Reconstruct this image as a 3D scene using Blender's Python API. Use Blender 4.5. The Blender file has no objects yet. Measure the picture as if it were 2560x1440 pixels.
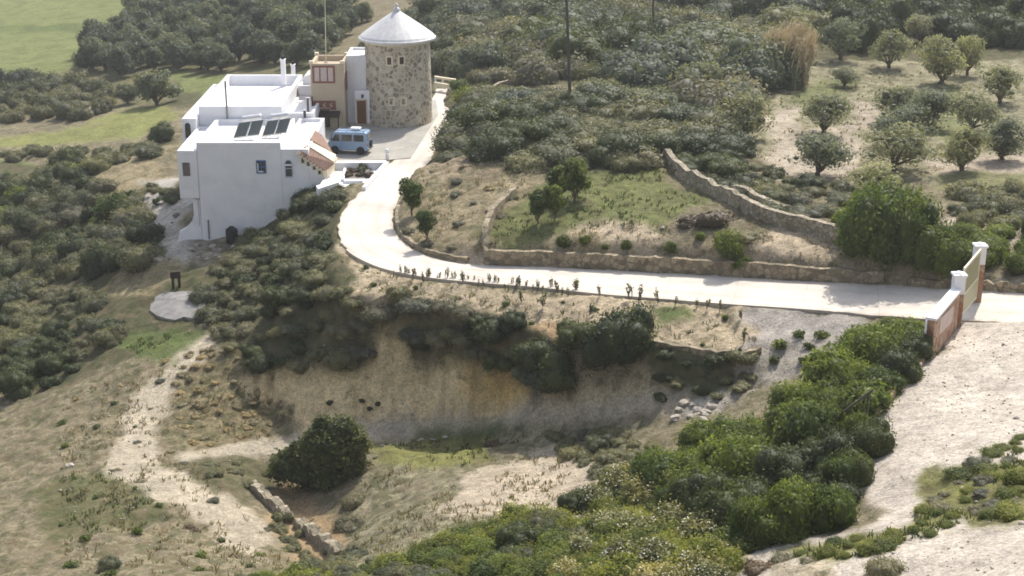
import bpy, math, random
import numpy as np
from mathutils import Vector, Matrix
S = bpy.context.scene
COL = S.collection
R = math.radians
# ------------------------------------------------------------------ camera
CAMZ, PITCH, F = 32.0, R(19.0), 3840.0
cam_data = bpy.data.cameras.new('camera')
cam_data.sensor_width = 36.0
cam_data.lens = 36.0 * F / 2560.0
cam_data.clip_start, cam_data.clip_end = 0.5, 3000.0
cam = bpy.data.objects.new('camera', cam_data)
cam.location = (0, 0, CAMZ)
cam.rotation_euler = (R(90) - PITCH, 0, 0)
COL.objects.link(cam)
S.camera = cam
# ------------------------------------------------------------------ light
SUN_EL, SUN_AZ = R(50), R(24)          # azimuth measured from straight ahead (+Y) to the right (+X)
world = bpy.data.worlds.new('World')
S.world = world
world.use_nodes = True
wn = world.node_tree
bg = wn.nodes['Background']
sky = wn.nodes.new('ShaderNodeTexSky')
sky.sky_type = 'NISHITA'
sky.sun_disc = False
sky.sun_elevation = SUN_EL
sky.sun_rotation = SUN_AZ
sky.air_density, sky.dust_density, sky.ozone_density = 1.0, 2.5, 1.0
hsv = wn.nodes.new('ShaderNodeHueSaturation'); hsv.inputs['Saturation'].default_value = .6
wn.links.new(sky.outputs[0], hsv.inputs['Color']); wn.links.new(hsv.outputs[0], bg.inputs[0])
bg.inputs[1].default_value = 0.15
sun_data = bpy.data.lights.new('sun', 'SUN')
sun_data.energy = 3.5
sun_data.angle = R(0.6)
sun_data.color = (1.0, 0.95, 0.86)
sun = bpy.data.objects.new('sun', sun_data)
sd = Vector((math.sin(SUN_AZ) * math.cos(SUN_EL), math.cos(SUN_AZ) * math.cos(SUN_EL), math.sin(SUN_EL)))
sun.rotation_euler = sd.to_track_quat('Z', 'Y').to_euler()
sun.location = (30, 60, 90)
COL.objects.link(sun)
S.view_settings.view_transform = 'Standard'
S.view_settings.look = 'None'
S.view_settings.gamma = 1.0
S.view_settings.exposure = 0.64
try:
    S.cycles.use_denoising = True
    S.cycles.pixel_filter_type = 'BLACKMAN_HARRIS'; S.cycles.filter_width = 1.75
    S.cycles.max_bounces = 6
    S.cycles.transparent_max_bounces = 4
except Exception:
    pass

# ------------------------------------------------------------------ pixels <-> world
SP, CP = math.sin(PITCH), math.cos(PITCH)
def slope(py):
    v = (720.0 - py) / F
    return (-SP + v * CP) / (CP + v * SP)
def at_z(px, py, z):
    m = slope(py)
    Y = (z - CAMZ) / m
    return (px - 1280.0) / F * Y / (CP + (720.0 - py) / F * SP), Y
def at_y(px, py, Y):
    t = Y / (CP + (720.0 - py) / F * SP)
    return (px - 1280.0) / F * t, CAMZ + slope(py) * Y
def project(X, Y, Z):
    d = Y * CP - (Z - CAMZ) * SP
    v = (Y * SP + (Z - CAMZ) * CP) / d
    return 1280.0 + X / d * F, 720.0 - v * F
# ------------------------------------------------------------------ noise
def _hash(ix, iy, s):
    h = (ix.astype(np.int64) * 374761393 + iy.astype(np.int64) * 668265263 + s * 974711) & 0x7fffffff
    h = ((h ^ (h >> 13)) * 1274126177) & 0x7fffffff
    h = h ^ (h >> 16)
    return (h & 0xffff) / 65535.0 * 2 - 1
def vnoise(x, y, s=0):
    x = np.asarray(x, float); y = np.asarray(y, float)
    ix, iy = np.floor(x), np.floor(y)
    fx, fy = x - ix, y - iy
    fx = fx * fx * (3 - 2 * fx); fy = fy * fy * (3 - 2 * fy)
    a, b = _hash(ix, iy, s), _hash(ix + 1, iy, s)
    c, d = _hash(ix, iy + 1, s), _hash(ix + 1, iy + 1, s)
    return (a * (1 - fx) + b * fx) * (1 - fy) + (c * (1 - fx) + d * fx) * fy
def fbm(x, y, s=0, o=4):
    r, a, f = 0, 1.0, 1.0
    for k in range(o):
        r = r + a * vnoise(x * f + 17.3 * k, y * f - 9.1 * k, s + k); a *= .5; f *= 2.03
    return r / 1.9
# ------------------------------------------------------------------ terrain control points (photo x, photo y, height)
CT = [(0,0,-17),(143,0,-17),(400,0,-15),(700,0,-12),(1000,0,-8),(1400,0,-3),(1800,0,0),(2200,0,2),(2560,0,4),
(0,100,-17),(300,100,-15.5),(600,90,-13),(900,110,-9),(1250,100,-2),(1600,100,.5),(2000,100,1.5),(2400,100,2.5),
(143,250,-15.5),(0,250,-16),(300,300,-13),(440,250,-12.5),(650,170,-11),(143,350,-14.5),(0,400,-15.5),
(250,420,-8),(350,390,-7),(430,360,-6.5),(170,430,-14.5),(143,500,-13),(0,500,-15),(143,650,-12.5),(0,650,-14),
(143,800,-11),(0,800,-12.5),(143,950,-10.5),(0,950,-12),(143,1100,-9.5),(0,1100,-11),(143,1250,-8.5),(0,1250,-9.5),
(143,1440,-6),(0,1440,-7),(300,500,-8.5),(380,480,-6.8),(300,600,-8.8),(370,560,-6.6),(400,640,-6.3),(440,605,-6),
(300,700,-8.5),(250,800,-9),(450,770,-7),(350,870,-8),(250,950,-9),(560,610,-5.8),(500,680,-6.2),
(640,590,-5.2),(700,540,-3.7),(800,480,-1.6),(850,480,-.5),(860,560,-.4),(750,620,-3),(650,700,-5),(600,790,-6.3),
(830,660,-.6),(850,740,-1.3),(1000,745,-1.0),(1000,700,-.7),(1200,780,-1.0),(1400,850,-1.2),(1600,865,-.75),(1750,880,-.4),(1880,885,-.1),
(800,820,-4),(1000,830,-3.4),(700,900,-6),(900,910,-5.3),(1100,900,-4.6),(1000,1000,-6.9),(1000,1040,-7.8),
(1200,1000,-6.3),(1200,1055,-7.4),(900,1090,-8.2),(1500,1035,-4.5),(1600,1025,-3.8),(1700,1005,-2.7),(1800,990,-2.0),(1900,940,-1.3),(1960,880,-.3),
(2000,800,.8),(1500,1005,-4.0),(1400,1020,-4.9),(1600,1012,-3.6),(1750,985,-2.4),(1300,1030,-6.0),
(1000,1130,-7.8),(1200,1120,-7.0),(1050,1150,-7.4),(1500,1110,-4.7),(1250,1200,-5.5),(1450,1200,-4.8),(1300,1280,-4),
(1600,1150,-4),(1600,1250,-3),(1200,1440,-.5),(1400,1440,0),(1000,1440,-2),(1000,1300,-5.5),(900,1200,-8),
(700,1250,-9.6),(800,1320,-9.2),(860,1400,-7.7),(600,1200,-8.3),(600,1300,-7.8),(500,1400,-6.5),(700,1420,-6.3),
(400,1150,-8.5),(300,1200,-8.3),(300,1350,-7.2),(480,1140,-8.6),(600,1100,-8.8),(750,1080,-8.8),(450,950,-8),(550,870,-6.8),
(600,1000,-8),(500,1050,-8.6),(700,1000,-8.3),(400,1000,-8.7),(2200,950,2.2),(2050,1000,.8),(1900,1050,-.8),(1800,1200,-1),
(2000,1200,1.2),(2140,1300,3.2),(1900,1370,2.8),(1700,1400,1),(1600,1440,.8),(2250,1020,2.8),(2300,900,2.2),(2417,850,2.2),
(2560,800,2.5),(2417,1000,3.1),(2300,1150,3.6),(2200,1300,4),(2417,1300,4.8),(2560,1200,5),(2417,1440,6),(2100,1440,4.6),
(2560,1440,7),(1850,1440,3),(2350,740,1.7),(2350,700,2.7),(2500,740,2.2),(2000,690,1.5),(2200,650,2.8),(2000,600,2.6),(1800,600,2.2),
(1600,600,1.8),(1400,600,1.4),(1250,600,1.1),(1100,560,.5),(1050,620,-.1),(1100,480,1.2),(1200,400,2.5),(1400,400,3),(1350,500,2),
(1600,500,2.6),(1600,420,3.2),(1800,480,3),(1150,300,1.5),(1300,320,3),(1500,300,3.5),(1400,225,3),(1300,210,2.2),(1550,230,3),
(1700,300,3.2),(1900,440,2.8),(2000,440,2.6),(2200,450,2.6),(2400,450,3),(2560,450,3.5),(1900,330,2.6),(2100,330,2.5),
(2300,330,2.6),(2500,330,3),(1950,200,2),(2200,200,2),(2400,200,2.4),(2200,130,2),(2400,560,3),(2560,600,3.5),
(1100,215,-.2),(1120,300,0),(1060,400,-.1),(1000,315,0),(880,390,0),(930,300,0),(1200,180,-1.5),(1080,150,-4),
(1600,700,0),(1300,680,-.3),(1000,640,-.4),(920,570,-.4),(970,430,-.1)]
WT = [(-24,140,-3),(-28,150,-6.5),(-20,158,-4),(-24,172,-9),(-10,165,-2.5),(-150,420,-18),(150,420,8),(0,420,-6),(-150,200,-17.5),
(150,200,7),(-80,60,-10),(80,40,9),(0,20,14),(0,0,30.2),(40,0,31),(-40,0,28),(-40,22,9),(40,22,15),(0,-20,38),(-80,120,-15),
(80,120,5),(-60,-20,30),(60,-20,40),(-110,0,10),(110,0,25),(110,80,8),(-110,100,-15),(15,38,6),(-15,40,4),(-150,60,-12)]
pts = np.array([(*at_z(a, b, z), z) for a, b, z in CT] + WT, float)
SC = 50.0
def _tps(A, B):
    r2 = ((A[:, None, :] - B[None, :, :]) ** 2).sum(-1) / SC ** 2
    return 0.5 * r2 * np.log(r2 + 1e-12)
_P = pts[:, :2]
_n = len(_P)
_K = _tps(_P, _P) + np.eye(_n) * 0.0006
_Q = np.c_[np.ones(_n), _P / SC]
_M = np.block([[_K, _Q], [_Q.T, np.zeros((3, 3))]])
_w = np.linalg.solve(_M, np.r_[pts[:, 2], 0, 0, 0])
GX0, GX1, GY0, GY1, GD = -150.0, 150.0, -20.0, 420.0, 0.5
gx = np.arange(GX0, GX1 + .01, GD); gy = np.arange(GY0, GY1 + .01, GD)
cgx = np.arange(GX0, GX1 + .01, 2 * GD); cgy = np.arange(GY0, GY1 + .01, 2 * GD)
def _rbf(P):
    out = np.empty(len(P))
    for i in range(0, len(P), 20000):
        q = P[i:i + 20000]
        out[i:i + 20000] = _tps(q, _P) @ _w[:_n] + np.c_[np.ones(len(q)), q / SC] @ _w[_n:]
    return out
_cx, _cy = np.meshgrid(cgx, cgy)
_ch = _rbf(np.c_[_cx.ravel(), _cy.ravel()]).reshape(_cx.shape)
HG = np.empty((len(gy), len(gx)))
HG[::2, ::2] = _ch
HG[::2, 1::2] = (_ch[:, :-1] + _ch[:, 1:]) / 2
HG[1::2, :] = (HG[:-1:2, :] + HG[2::2, :]) / 2
GXX, GYY = np.meshgrid(gx, gy)
def bil(G, X, Y):
    fx = np.clip((np.asarray(X, float) - GX0) / GD, 0, len(gx) - 1.001)
    fy = np.clip((np.asarray(Y, float) - GY0) / GD, 0, len(gy) - 1.001)
    ix, iy = fx.astype(int), fy.astype(int)
    fx, fy = fx - ix, fy - iy
    return (G[iy, ix] * (1 - fx) + G[iy, ix + 1] * fx) * (1 - fy) + (G[iy + 1, ix] * (1 - fx) + G[iy + 1, ix + 1] * fx) * fy
def ground(X, Y):
    return bil(HG, X, Y)
def hit(px, py, y0=38.0, y1=415.0):
    """where the sight line through a photo pixel first meets the ground"""
    Y = np.arange(y0, y1, .25)
    v = (720.0 - py) / F
    X = (px - 1280.0) / F * Y / (CP + v * SP)
    Z = CAMZ + slope(py) * Y
    g = ground(X, Y)
    k = np.nonzero(Z <= g)[0]
    if len(k) == 0:
        return float(X[-1]), float(Y[-1]), float(g[-1])
    k = k[0]
    if k == 0:
        return float(X[0]), float(Y[0]), float(g[0])
    d0, d1 = Z[k - 1] - g[k - 1], Z[k] - g[k]
    t = d0 / (d0 - d1 + 1e-9)
    x, y = X[k - 1] + (X[k] - X[k - 1]) * t, Y[k - 1] + .25 * t
    return float(x), float(y), float(ground(x, y))
def inpoly(X, Y, poly):
    X = np.asarray(X, float); Y = np.asarray(Y, float)
    r = np.zeros(X.shape, bool)
    n = len(poly)
    for i in range(n):
        x1, y1 = poly[i][:2]; x2, y2 = poly[(i + 1) % n][:2]
        if y1 == y2: continue
        c = ((y1 > Y) != (y2 > Y)) & (X < (x2 - x1) * (Y - y1) / (y2 - y1) + x1)
        r ^= c
    return r
def polydist(X, Y, poly, closed=True):
    d = np.full(np.shape(X), 1e9)
    n = len(poly)
    for i in range(n if closed else n - 1):
        x1, y1 = poly[i][:2]; x2, y2 = poly[(i + 1) % n][:2]
        dx, dy = x2 - x1, y2 - y1
        L = dx * dx + dy * dy + 1e-9
        t = np.clip(((X - x1) * dx + (Y - y1) * dy) / L, 0, 1)
        d = np.minimum(d, np.hypot(X - x1 - t * dx, Y - y1 - t * dy))
    return d
def level(poly, zf, fall, only=None):
    """bring the ground inside a world outline to the height zf, easing back over `fall` metres"""
    xs = [p[0] for p in poly]; ys = [p[1] for p in poly]
    i0, i1 = np.searchsorted(gx, [min(xs) - fall - 1, max(xs) + fall + 1])
    j0, j1 = np.searchsorted(gy, [min(ys) - fall - 1, max(ys) + fall + 1])
    X, Y = GXX[j0:j1, i0:i1], GYY[j0:j1, i0:i1]
    ins = inpoly(X, Y, poly)
    d = np.where(ins, 0, polydist(X, Y, poly))
    w = np.clip(1 - d / fall, 0, 1); w = w * w * (3 - 2 * w)
    Z = zf(X, Y) if callable(zf) else zf
    H = HG[j0:j1, i0:i1]
    N = H * (1 - w) + Z * w
    if only == 'up': N = np.maximum(H, N)
    if only == 'down': N = np.minimum(H, N)
    HG[j0:j1, i0:i1] = N
def catmull(P, n):
    P = np.array(P, float)
    Q = np.vstack([2 * P[0] - P[1], P, 2 * P[-1] - P[-2]])
    out = []
    for i in range(1, len(Q) - 2):
        for k in range(n):
            t = k / n
            a, b, c, d = Q[i - 1], Q[i], Q[i + 1], Q[i + 2]
            out.append(.5 * ((2 * b) + (c - a) * t + (2 * a - 5 * b + 4 * c - d) * t * t + (3 * b - a - 3 * c + d) * t ** 3))
    out.append(P[-1])
    return np.array(out)
# ------------------------------------------------------------------ the concrete driveway: (near/left edge, far/right edge, height) along its length
DRV = [((1092,222),(1120,222),-.1),((1078,262),(1110,262),-.05),((1088,290),(1132,282),0),((1052,345),(1108,322),0),((990,398),(1088,372),-.02),((950,428),(1068,410),-.1),
((912,470),(1020,450),-.2),((874,508),(1000,490),-.3),((850,545),(985,530),-.38),((848,585),(982,560),-.42),((868,625),(992,588),-.45),((915,655),(1015,612),-.45),
((980,678),(1060,637),-.42),((1080,696),(1130,655),-.38),((1200,708),(1215,664),-.33),((1350,720),(1370,668),-.25),((1500,736),(1520,676),-.12),((1650,748),(1670,684),.05),
((1800,760),(1820,692),.3),((1950,770),(1970,701),.65),((2100,781),(2100,708),1.0),((2250,793),(2240,714),1.3),((2360,800),(2345,722),1.6),((2500,806),(2480,730),1.9),((2640,812),(2620,738),2.2)]
dl = np.array([(*at_z(*a, z), z) for a, b, z in DRV]); dr = np.array([(*at_z(*b, z), z) for a, b, z in DRV])
DL, DR = catmull(dl, 8), catmull(dr, 8)
drive_poly = [tuple(p[:2]) for p in DL] + [tuple(p[:2]) for p in DR[::-1]]
DC = (DL + DR) / 2
def drive_z(X, Y):
    X = np.asarray(X); sh = X.shape
    x, y = X.ravel(), np.asarray(Y).ravel()
    out = np.empty(len(x))
    for i in range(0, len(x), 4000):
        d = (x[i:i+4000, None] - DC[None, :, 0]) ** 2 + (y[i:i+4000, None] - DC[None, :, 1]) ** 2
        w = 1 / (d + .3) ** 3
        out[i:i+4000] = (w * DC[None, :, 2]).sum(1) / w.sum(1)
    return out.reshape(sh)
# courtyard, house pads
court_poly = [at_z(x, y, 0) for x, y in [(835,403),(975,400),(1026,396),(1060,344),(1096,288),(1090,250),(870,290),(862,318),(780,330)]]
level([(-29,121.9),(-15,121.9),(-13,128),(-13,158),(-29,150)], lambda X, Y: np.minimum(ground(X, Y), -.4), 1.0)
level(court_poly, 0.0, 1.2)
level(drive_poly, lambda X, Y: drive_z(X, Y) - .06, 1.1)
level([(-14.3,126.3),(-7.3,126),(-7.2,146),(-14,146)], 0.0, .8)
# gently falling sandy strip beside the driveway, and the ramp down from it
SB = np.array([(*at_z(a, b, z), z) for a, b, z in [(845,700,-.9),(870,742,-1.15),(1000,745,-1.0),(1100,755,-.95),(1200,778,-1.0),(1300,815,-1.15),(1400,850,-1.2),(1500,860,-1.0),(1600,868,-.75),(1750,880,-.4),(1880,886,-.1)]])
_sd = np.vstack([SB, DL[14 * 8:18 * 8:4] - [0, 0, .08], DL[11 * 8:14 * 8:4] - [0, 0, .08], DL[9 * 8:11 * 8:4] - [0, 0, .1]])
def idw(P):
    def f(X, Y):
        x, y = np.ravel(X), np.ravel(Y)
        w = 1 / ((x[:, None] - P[:, 0]) ** 2 + (y[:, None] - P[:, 1]) ** 2 + .2) ** 1.6
        return ((w * P[:, 2]).sum(1) / w.sum(1)).reshape(np.shape(X))
    return f
level([tuple(q[:2]) for q in SB] + [tuple(q[:2]) for q in DL[18 * 8:9 * 8:-4]], idw(_sd), .7)
_rm = np.array([(*at_z(a, b, z), z) for a, b, z in [(1840,775,.35),(1950,785,.6),(2110,795,.9),(1890,840,.1),(1990,840,.3),(2090,850,.5),(1900,885,-.35),(1970,900,-.4),(2040,890,0),(1880,935,-1.3),(1940,930,-1.1),(1830,975,-2.2),(1880,985,-2.1)]])
level([_rm[i][:2] for i in (0,1,2,5,8,10,12,11,9,6,3)], idw(_rm), .8)
_gf = np.array([(*at_z(a, b, z), z) for a, b, z in [(2110,795,.85),(2200,800,1.0),(2320,805,1.3),(2300,850,1.1),(2200,850,.9),(2120,850,.6)]])
level([q[:2] for q in _gf], idw(_gf), .8)
level([at_z(a, b, -.7) for a, b in [(800,470),(905,466),(965,400),(836,400)]], -.9, .3)
level(court_poly, 0.0, .25)
# raised terrace behind the stone retaining wall, far side of the driveway
RW = [((1262,500),(1262,512),1.3),((1238,530),(1240,548),1.25),((1212,585),(1212,612),1.15),((1206,620),(1208,648),1.0),((1222,640),(1232,660),.9),
((1300,640),(1300,668),.85),((1400,640),(1400,671),.8),((1500,645),(1500,676),.8),((1600,655),(1600,682),.85),((1700,660),(1700,687),1.0),((1800,668),(1800,692),1.15),((1900,676),(1900,699),1.35)]
def edge_off(P, i0, i1, off):
    """a line parallel to P[i0:i1], moved sideways by off (positive = to the right of travel)"""
    Q = P[i0:i1]
    T = np.gradient(Q[:, :2], axis=0)
    T /= np.linalg.norm(T, axis=1)[:, None] + 1e-9
    return np.c_[Q[:, 0] + T[:, 1] * off, Q[:, 1] - T[:, 0] * off, Q[:, 2]]
# direction of travel is towards the gate: the far/right edge lies on the left hand after the bend
_i0, _i1 = 14 * 8, 21 * 8
RWL = edge_off(DR, _i0, _i1, -.32)
_corner = RWL[0]
_up = [hit(1212, 600), hit(1232, 548), hit(1258, 508), hit(1290, 470)]
RWALL = [(_up[3][0], _up[3][1], .25), (_up[2][0], _up[2][1], .45), (_up[1][0], _up[1][1], .7), (_up[0][0], _up[0][1], 1.0)]
ter = [(p[0], p[1] + .35) for p in RWL] + [hit(1950, 660)[:2], hit(1900, 600)[:2], hit(1500, 560)[:2], hit(1300, 560)[:2]] + [(u[0] + .3, u[1]) for u in _up[1::-1]]
def ter_z(X, Y):
    d = polydist(X, Y, [tuple(p[:2]) for p in RWL], False)
    return np.maximum(ground(X, Y), drive_z(X, Y) + 1.0 + .12 * np.clip(d, 0, 8))
_tx = level(ter, ter_z, .35, 'up')
# low earth bank along the inside of the bend
BK = edge_off(DR, 7 * 8, 14 * 8, -.55)
level([(p[0], p[1]) for p in BK] + [hit(1150, 600)[:2], hit(1080, 560)[:2], hit(1040, 500)[:2]], lambda X, Y: np.maximum(ground(X, Y), drive_z(X, Y) + .5), .4, 'up')
# stony bank beyond the road towards the gate
BK2 = edge_off(DR, 21 * 8, len(DR) - 1, -.55)
level([(p[0], p[1]) for p in BK2] + [(p[0], p[1] + 3) for p in BK2[::-1]], lambda X, Y: np.maximum(ground(X, Y), drive_z(X, Y) + .95), .5, 'up')
level(drive_poly, lambda X, Y: drive_z(X, Y) - .16, .3)

# ------------------------------------------------------------------ land cover, outlined on the ground: outline, colour, tuft amount
C_DRY, C_STRAW, C_DIRT, C_CLAY = (.22, .19, .125), (.38, .32, .23), (.37, .315, .25), (.66, .52, .30)
C_GRASS, C_FIELD, C_VIVID, C_SCRUB = (.105, .135, .045), (.155, .175, .065), (.12, .18, .04), (.075, .078, .04)
C_PALE, C_GREY, C_OCHRE, C_BROWN, C_OLIVE = (.52, .465, .405), (.28, .25, .205), (.56, .39, .16), (.185, .16, .10), (.14, .135, .07)
COVER = [
 ([(-600,-40),(3200,-40),(3200,260),(-600,260)], C_OLIVE, .6),
 ([(-600,-60),(352,-60),(338,40),(325,70),(215,118),(200,165),(120,190),(-600,210)], C_FIELD, .05),
 ([(-600,70),(330,62),(320,78),(-600,86)], C_GRASS, .2),
 ([(430,178),(575,188),(565,234),(425,240)], C_FIELD, .1),
 ([(425,232),(520,236),(470,262),(420,262)], C_SCRUB, .6),
 ([(-600,345),(150,335),(300,278),(440,262),(445,300),(360,352),(150,362),(-600,395)], (.20,.21,.075), .1),
 ([(-600,405),(208,408),(180,446),(-600,475)], C_VIVID, .05),
 ([(640,-60),(770,-60),(740,10),(640,12)], C_BROWN, .3),
 ([(855,-60),(1110,-60),(1050,20),(925,95),(910,135),(800,165),(815,115),(870,80)], C_BROWN, .2),
 ([(1085,0),(2417,-40),(3200,-40),(3200,240),(1900,250),(1750,330),(1560,400),(1120,410),(1085,290),(1135,200)], C_SCRUB, .8),
 ([(1250,225),(1290,200),(1360,198),(1560,222),(1600,235),(1500,262),(1380,250),(1210,260)], (.30,.25,.165), .4),
 ([(1170,240),(1260,210),(1240,250),(1150,262)], (.42,.34,.24), .2),
 ([(1905,170),(2060,150),(2300,150),(2900,150),(2900,560),(2417,480),(2240,440),(2120,460),(1960,460),(1900,400),(1780,330),(1850,260)], (.27,.25,.165), .5),
 ([(1960,250),(2060,190),(2160,190),(2100,260),(1980,290)], (.17,.185,.085), .5),
 ([(2300,250),(2380,200),(2430,300),(2380,360),(2280,330)], (.19,.20,.10), .4),
 ([(1770,300),(1860,310),(1840,350),(1780,345)], C_DIRT, .2),
 ([(1900,290),(1990,265),(2010,330),(2130,310),(2160,380),(2120,450),(1960,455),(1900,415),(1930,350)], (.40,.345,.275), .25),
 ([(2140,250),(2200,260),(2170,330),(2120,330)], C_DIRT, .4),
 ([(2320,395),(2900,380),(2900,430),(2330,430)], C_DIRT, .3),
 ([(2330,430),(2900,432),(2900,520),(2330,470)], (.20,.20,.10), .3),
 ([(2330,540),(2900,540),(2900,640),(2417,620)], (.42,.36,.29), .2),
 # left spur and slope
 ([(-600,440),(200,405),(300,380),(440,340),(445,600),(520,700),(560,830),(300,1010),(-600,1300)], C_SCRUB, .8),
 ([(-600,960),(143,985),(300,900),(520,830),(440,930),(400,1080),(520,1160),(800,1440),(-600,1500)], (.245,.21,.14), .6),
 ([(180,460),(260,425),(330,375),(440,372),(440,470),(380,450),(300,490),(200,500)], (.30,.25,.155), .4),
 ([(365,445),(450,460),(470,520),(450,600),(430,665),(385,672),(355,560)], (.40,.375,.34), .12),
 ([(260,680),(400,640),(440,660),(390,740),(280,745)], (.25,.21,.125), .4),
 ([(300,860),(350,840),(450,825),(470,840),(380,905),(300,910)], C_GRASS, .3),
 ([(430,850),(520,800),(510,870),(400,950),(365,1070),(430,1170),(570,1225),(700,1320),(735,1415),(600,1360),(400,1250),(270,1170),(285,1000)], (.43,.375,.29), .04),
 ([(143,1195),(220,1170),(330,1185),(390,1240),(420,1290),(350,1330),(250,1320),(143,1345)], (.145,.15,.07), .8),
 ([(430,600),(640,590),(600,640),(520,680),(440,640)], C_GREY, .5),
 # strip below the driveway
 ([(845,590),(980,668),(1200,712),(1600,748),(1830,762),(1890,830),(1900,890),(1650,868),(1400,850),(1250,790),(1100,750),(870,745),(800,690)], (.43,.355,.25), .45),
 ([(1590,765),(1690,755),(1740,800),(1640,830)], C_GRASS, .5),
 ([(1180,790),(1300,800),(1440,830),(1440,900),(1330,880),(1220,830)], (.34,.24,.14), .4),
 # banks with scrub
 ([(800,470),(860,500),(840,600),(850,680),(860,740),(1100,755),(1280,800),(1420,880),(1400,960),(1300,920),(1100,900),(900,930),(640,930),(520,870),(500,700),(620,600),(740,520)], C_SCRUB, .7),
 ([(1650,868),(1900,890),(1905,945),(1860,985),(1650,1000),(1600,950)], (.06,.075,.04), .8),
 # clay scarp
 ([(640,925),(900,925),(1000,820),(1080,900),(1280,920),(1380,1015),(1300,1040),(1000,1060),(760,1095),(640,1010)], C_CLAY, .12),
 ([(1210,900),(1290,920),(1375,1010),(1290,1025),(1200,980)], C_OCHRE, .05),
 ([(930,830),(1000,820),(980,920),(930,900)], C_CLAY, .1),
 ([(400,930),(560,830),(660,920),(690,1000),(740,1060),(520,1140),(400,1090)], (.26,.215,.13), .7),
 ([(1430,960),(1620,960),(1640,1000),(1400,1025)], (.42,.34,.22), .3),
 # track under the scarp
 ([(470,1150),(760,1075),(1000,1050),(1300,1030),(1640,1000),(1800,985),(1810,1010),(1640,1050),(1200,1075),(1000,1100),(900,1115),(650,1150),(560,1185)], (.44,.385,.30), .03),
 # hollow
 ([(930,1105),(1200,1085),(1500,1075),(1620,1110),(1600,1250),(1450,1300),(900,1440),(850,1300)], (.26,.235,.16), .6),
 ([(930,1110),(1180,1090),(1300,1100),(1180,1150),(960,1170)], (.20,.20,.07), .4),
 ([(1080,1072),(1260,1058),(1330,1070),(1300,1090),(1120,1092)], (.07,.10,.03), .3),
 ([(1110,1210),(1180,1160),(1330,1130),(1470,1160),(1520,1230),(1470,1290),(1250,1290),(1150,1260)], (.43,.365,.28), .15),
 ([(480,1170),(640,1150),(700,1180),(640,1260),(560,1240)], (.13,.12,.07), .6),  # cast shadow of the carob tree put into the ground colour
 ([(640,1190),(760,1240),(900,1400),(850,1440),(700,1330)], (.30,.22,.13), .2),
 # ramp and dirt road on the right
 ([(1830,770),(2120,785),(2150,800),(2100,850),(2060,880),(1900,880),(1880,820)], (.36,.33,.30), .02),
 ([(1880,860),(2080,850),(2010,930),(1900,990),(1780,1045),(1640,1050),(1700,1000),(1860,975)], (.34,.31,.27), .12),
 ([(1690,1000),(1820,985),(1800,1040),(1700,1050)], (.50,.46,.40), .1),
 ([(1900,690),(2350,722),(2400,640),(2100,610),(1950,640)], (.30,.24,.17), .5),
 ([(2417,720),(2900,720),(2900,1500),(1640,1500),(1830,1390),(2000,1350),(2140,1300),(2160,1150),(2230,1000),(2310,900),(2400,820)], C_PALE, .03),
 ([(1930,1390),(2060,1345),(2250,1320),(2420,1170),(2900,1100),(2900,1290),(2417,1310),(2260,1370),(2100,1410),(1980,1400)], (.19,.19,.07), .5),
 ([(1780,1440),(1830,1400),(2100,1415),(2050,1500),(1780,1500)], (.36,.31,.23), .4),
 # terrace beyond the driveway
 ([(1010,440),(1140,380),(1300,390),(1350,460),(1290,500),(1230,560),(1205,650),(1100,640),(1010,590),(990,530)], (.27,.225,.145), .5),
 ([(1090,400),(1290,385),(1310,430),(1150,450),(1090,440)], (.30,.24,.17), .5),
 ([(1130,640),(1190,620),(1210,660),(1180,660)], (.50,.42,.33), .1),
 ([(1290,500),(1400,440),(1640,400),(1760,500),(1660,580),(1500,570),(1300,600),(1215,620),(1240,550)], (.15,.165,.062), .45),
 ([(1450,560),(1640,560),(1760,640),(1950,560),(2110,600),(2100,640),(1900,695),(1600,675),(1300,640),(1400,600)], (.45,.37,.27), .35),
 ([(1270,610),(1450,590),(1620,640),(1640,665),(1250,655)], (.35,.29,.185), .45),
 ([(1680,600),(1900,590),(1890,615),(1700,640)], (.24,.20,.14), .4),
]
# ------------------------------------------------------------------ terrain sheet
rows = [-20 + 2.5 * k for k in range(23)]
y = rows[-1] + .25
while y < 416:
    rows.append(y); y += max(.22, .0026 * y)
rows += [430, 470, 540, 650, 800, 1000]
rows = np.array(rows)
NS = 560
s = np.linspace(-1, 1, NS)
ext = (np.arange(1, 19) / 18.0) ** 1.6
YY = np.repeat(rows[:, None], NS + 36, 1)
half = .36 * np.maximum(YY[:, :1], 25) + 6
XX = np.concatenate([-half - ext[::-1][None] * 190, half * s[None], half + ext[None] * 190], 1)
ZZ = bil(HG, XX, YY)
PX, PY = project(XX, np.maximum(YY, 20), ZZ)
wob = .35 / np.maximum(YY, 30) * F
qx = PX + wob * 5.0 * np.where(XX < 18, 1, .3) * vnoise(XX / 4.5, YY / 4.5, 15) + wob * 1.8 * fbm(XX / 1.6, YY / 1.6, 5) + wob * .8 * vnoise(XX * 2.3, YY * 2.3, 8)
qy = PY + wob * 1.4 * np.where(XX < 18, 1, .3) * vnoise(XX / 4.5, YY / 4.5, 16) + wob * .7 * fbm(XX / 1.6, YY / 1.6, 11) + wob * .3 * vnoise(XX * 2.3, YY * 2.3, 9)
cov = np.empty(XX.shape + (4,)); cov[..., :3] = C_DRY; cov[..., 3] = .5
for poly, c, a in COVER:
    m = inpoly(qx, qy, poly) & (YY > 25)
    cov[m] = (*c, a)
# soften
for _ in range(5):
    cov[1:-1, 1:-1] = (cov[1:-1, 1:-1] * 2 + cov[:-2, 1:-1] + cov[2:, 1:-1] + cov[1:-1, :-2] + cov[1:-1, 2:]) / 6
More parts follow.
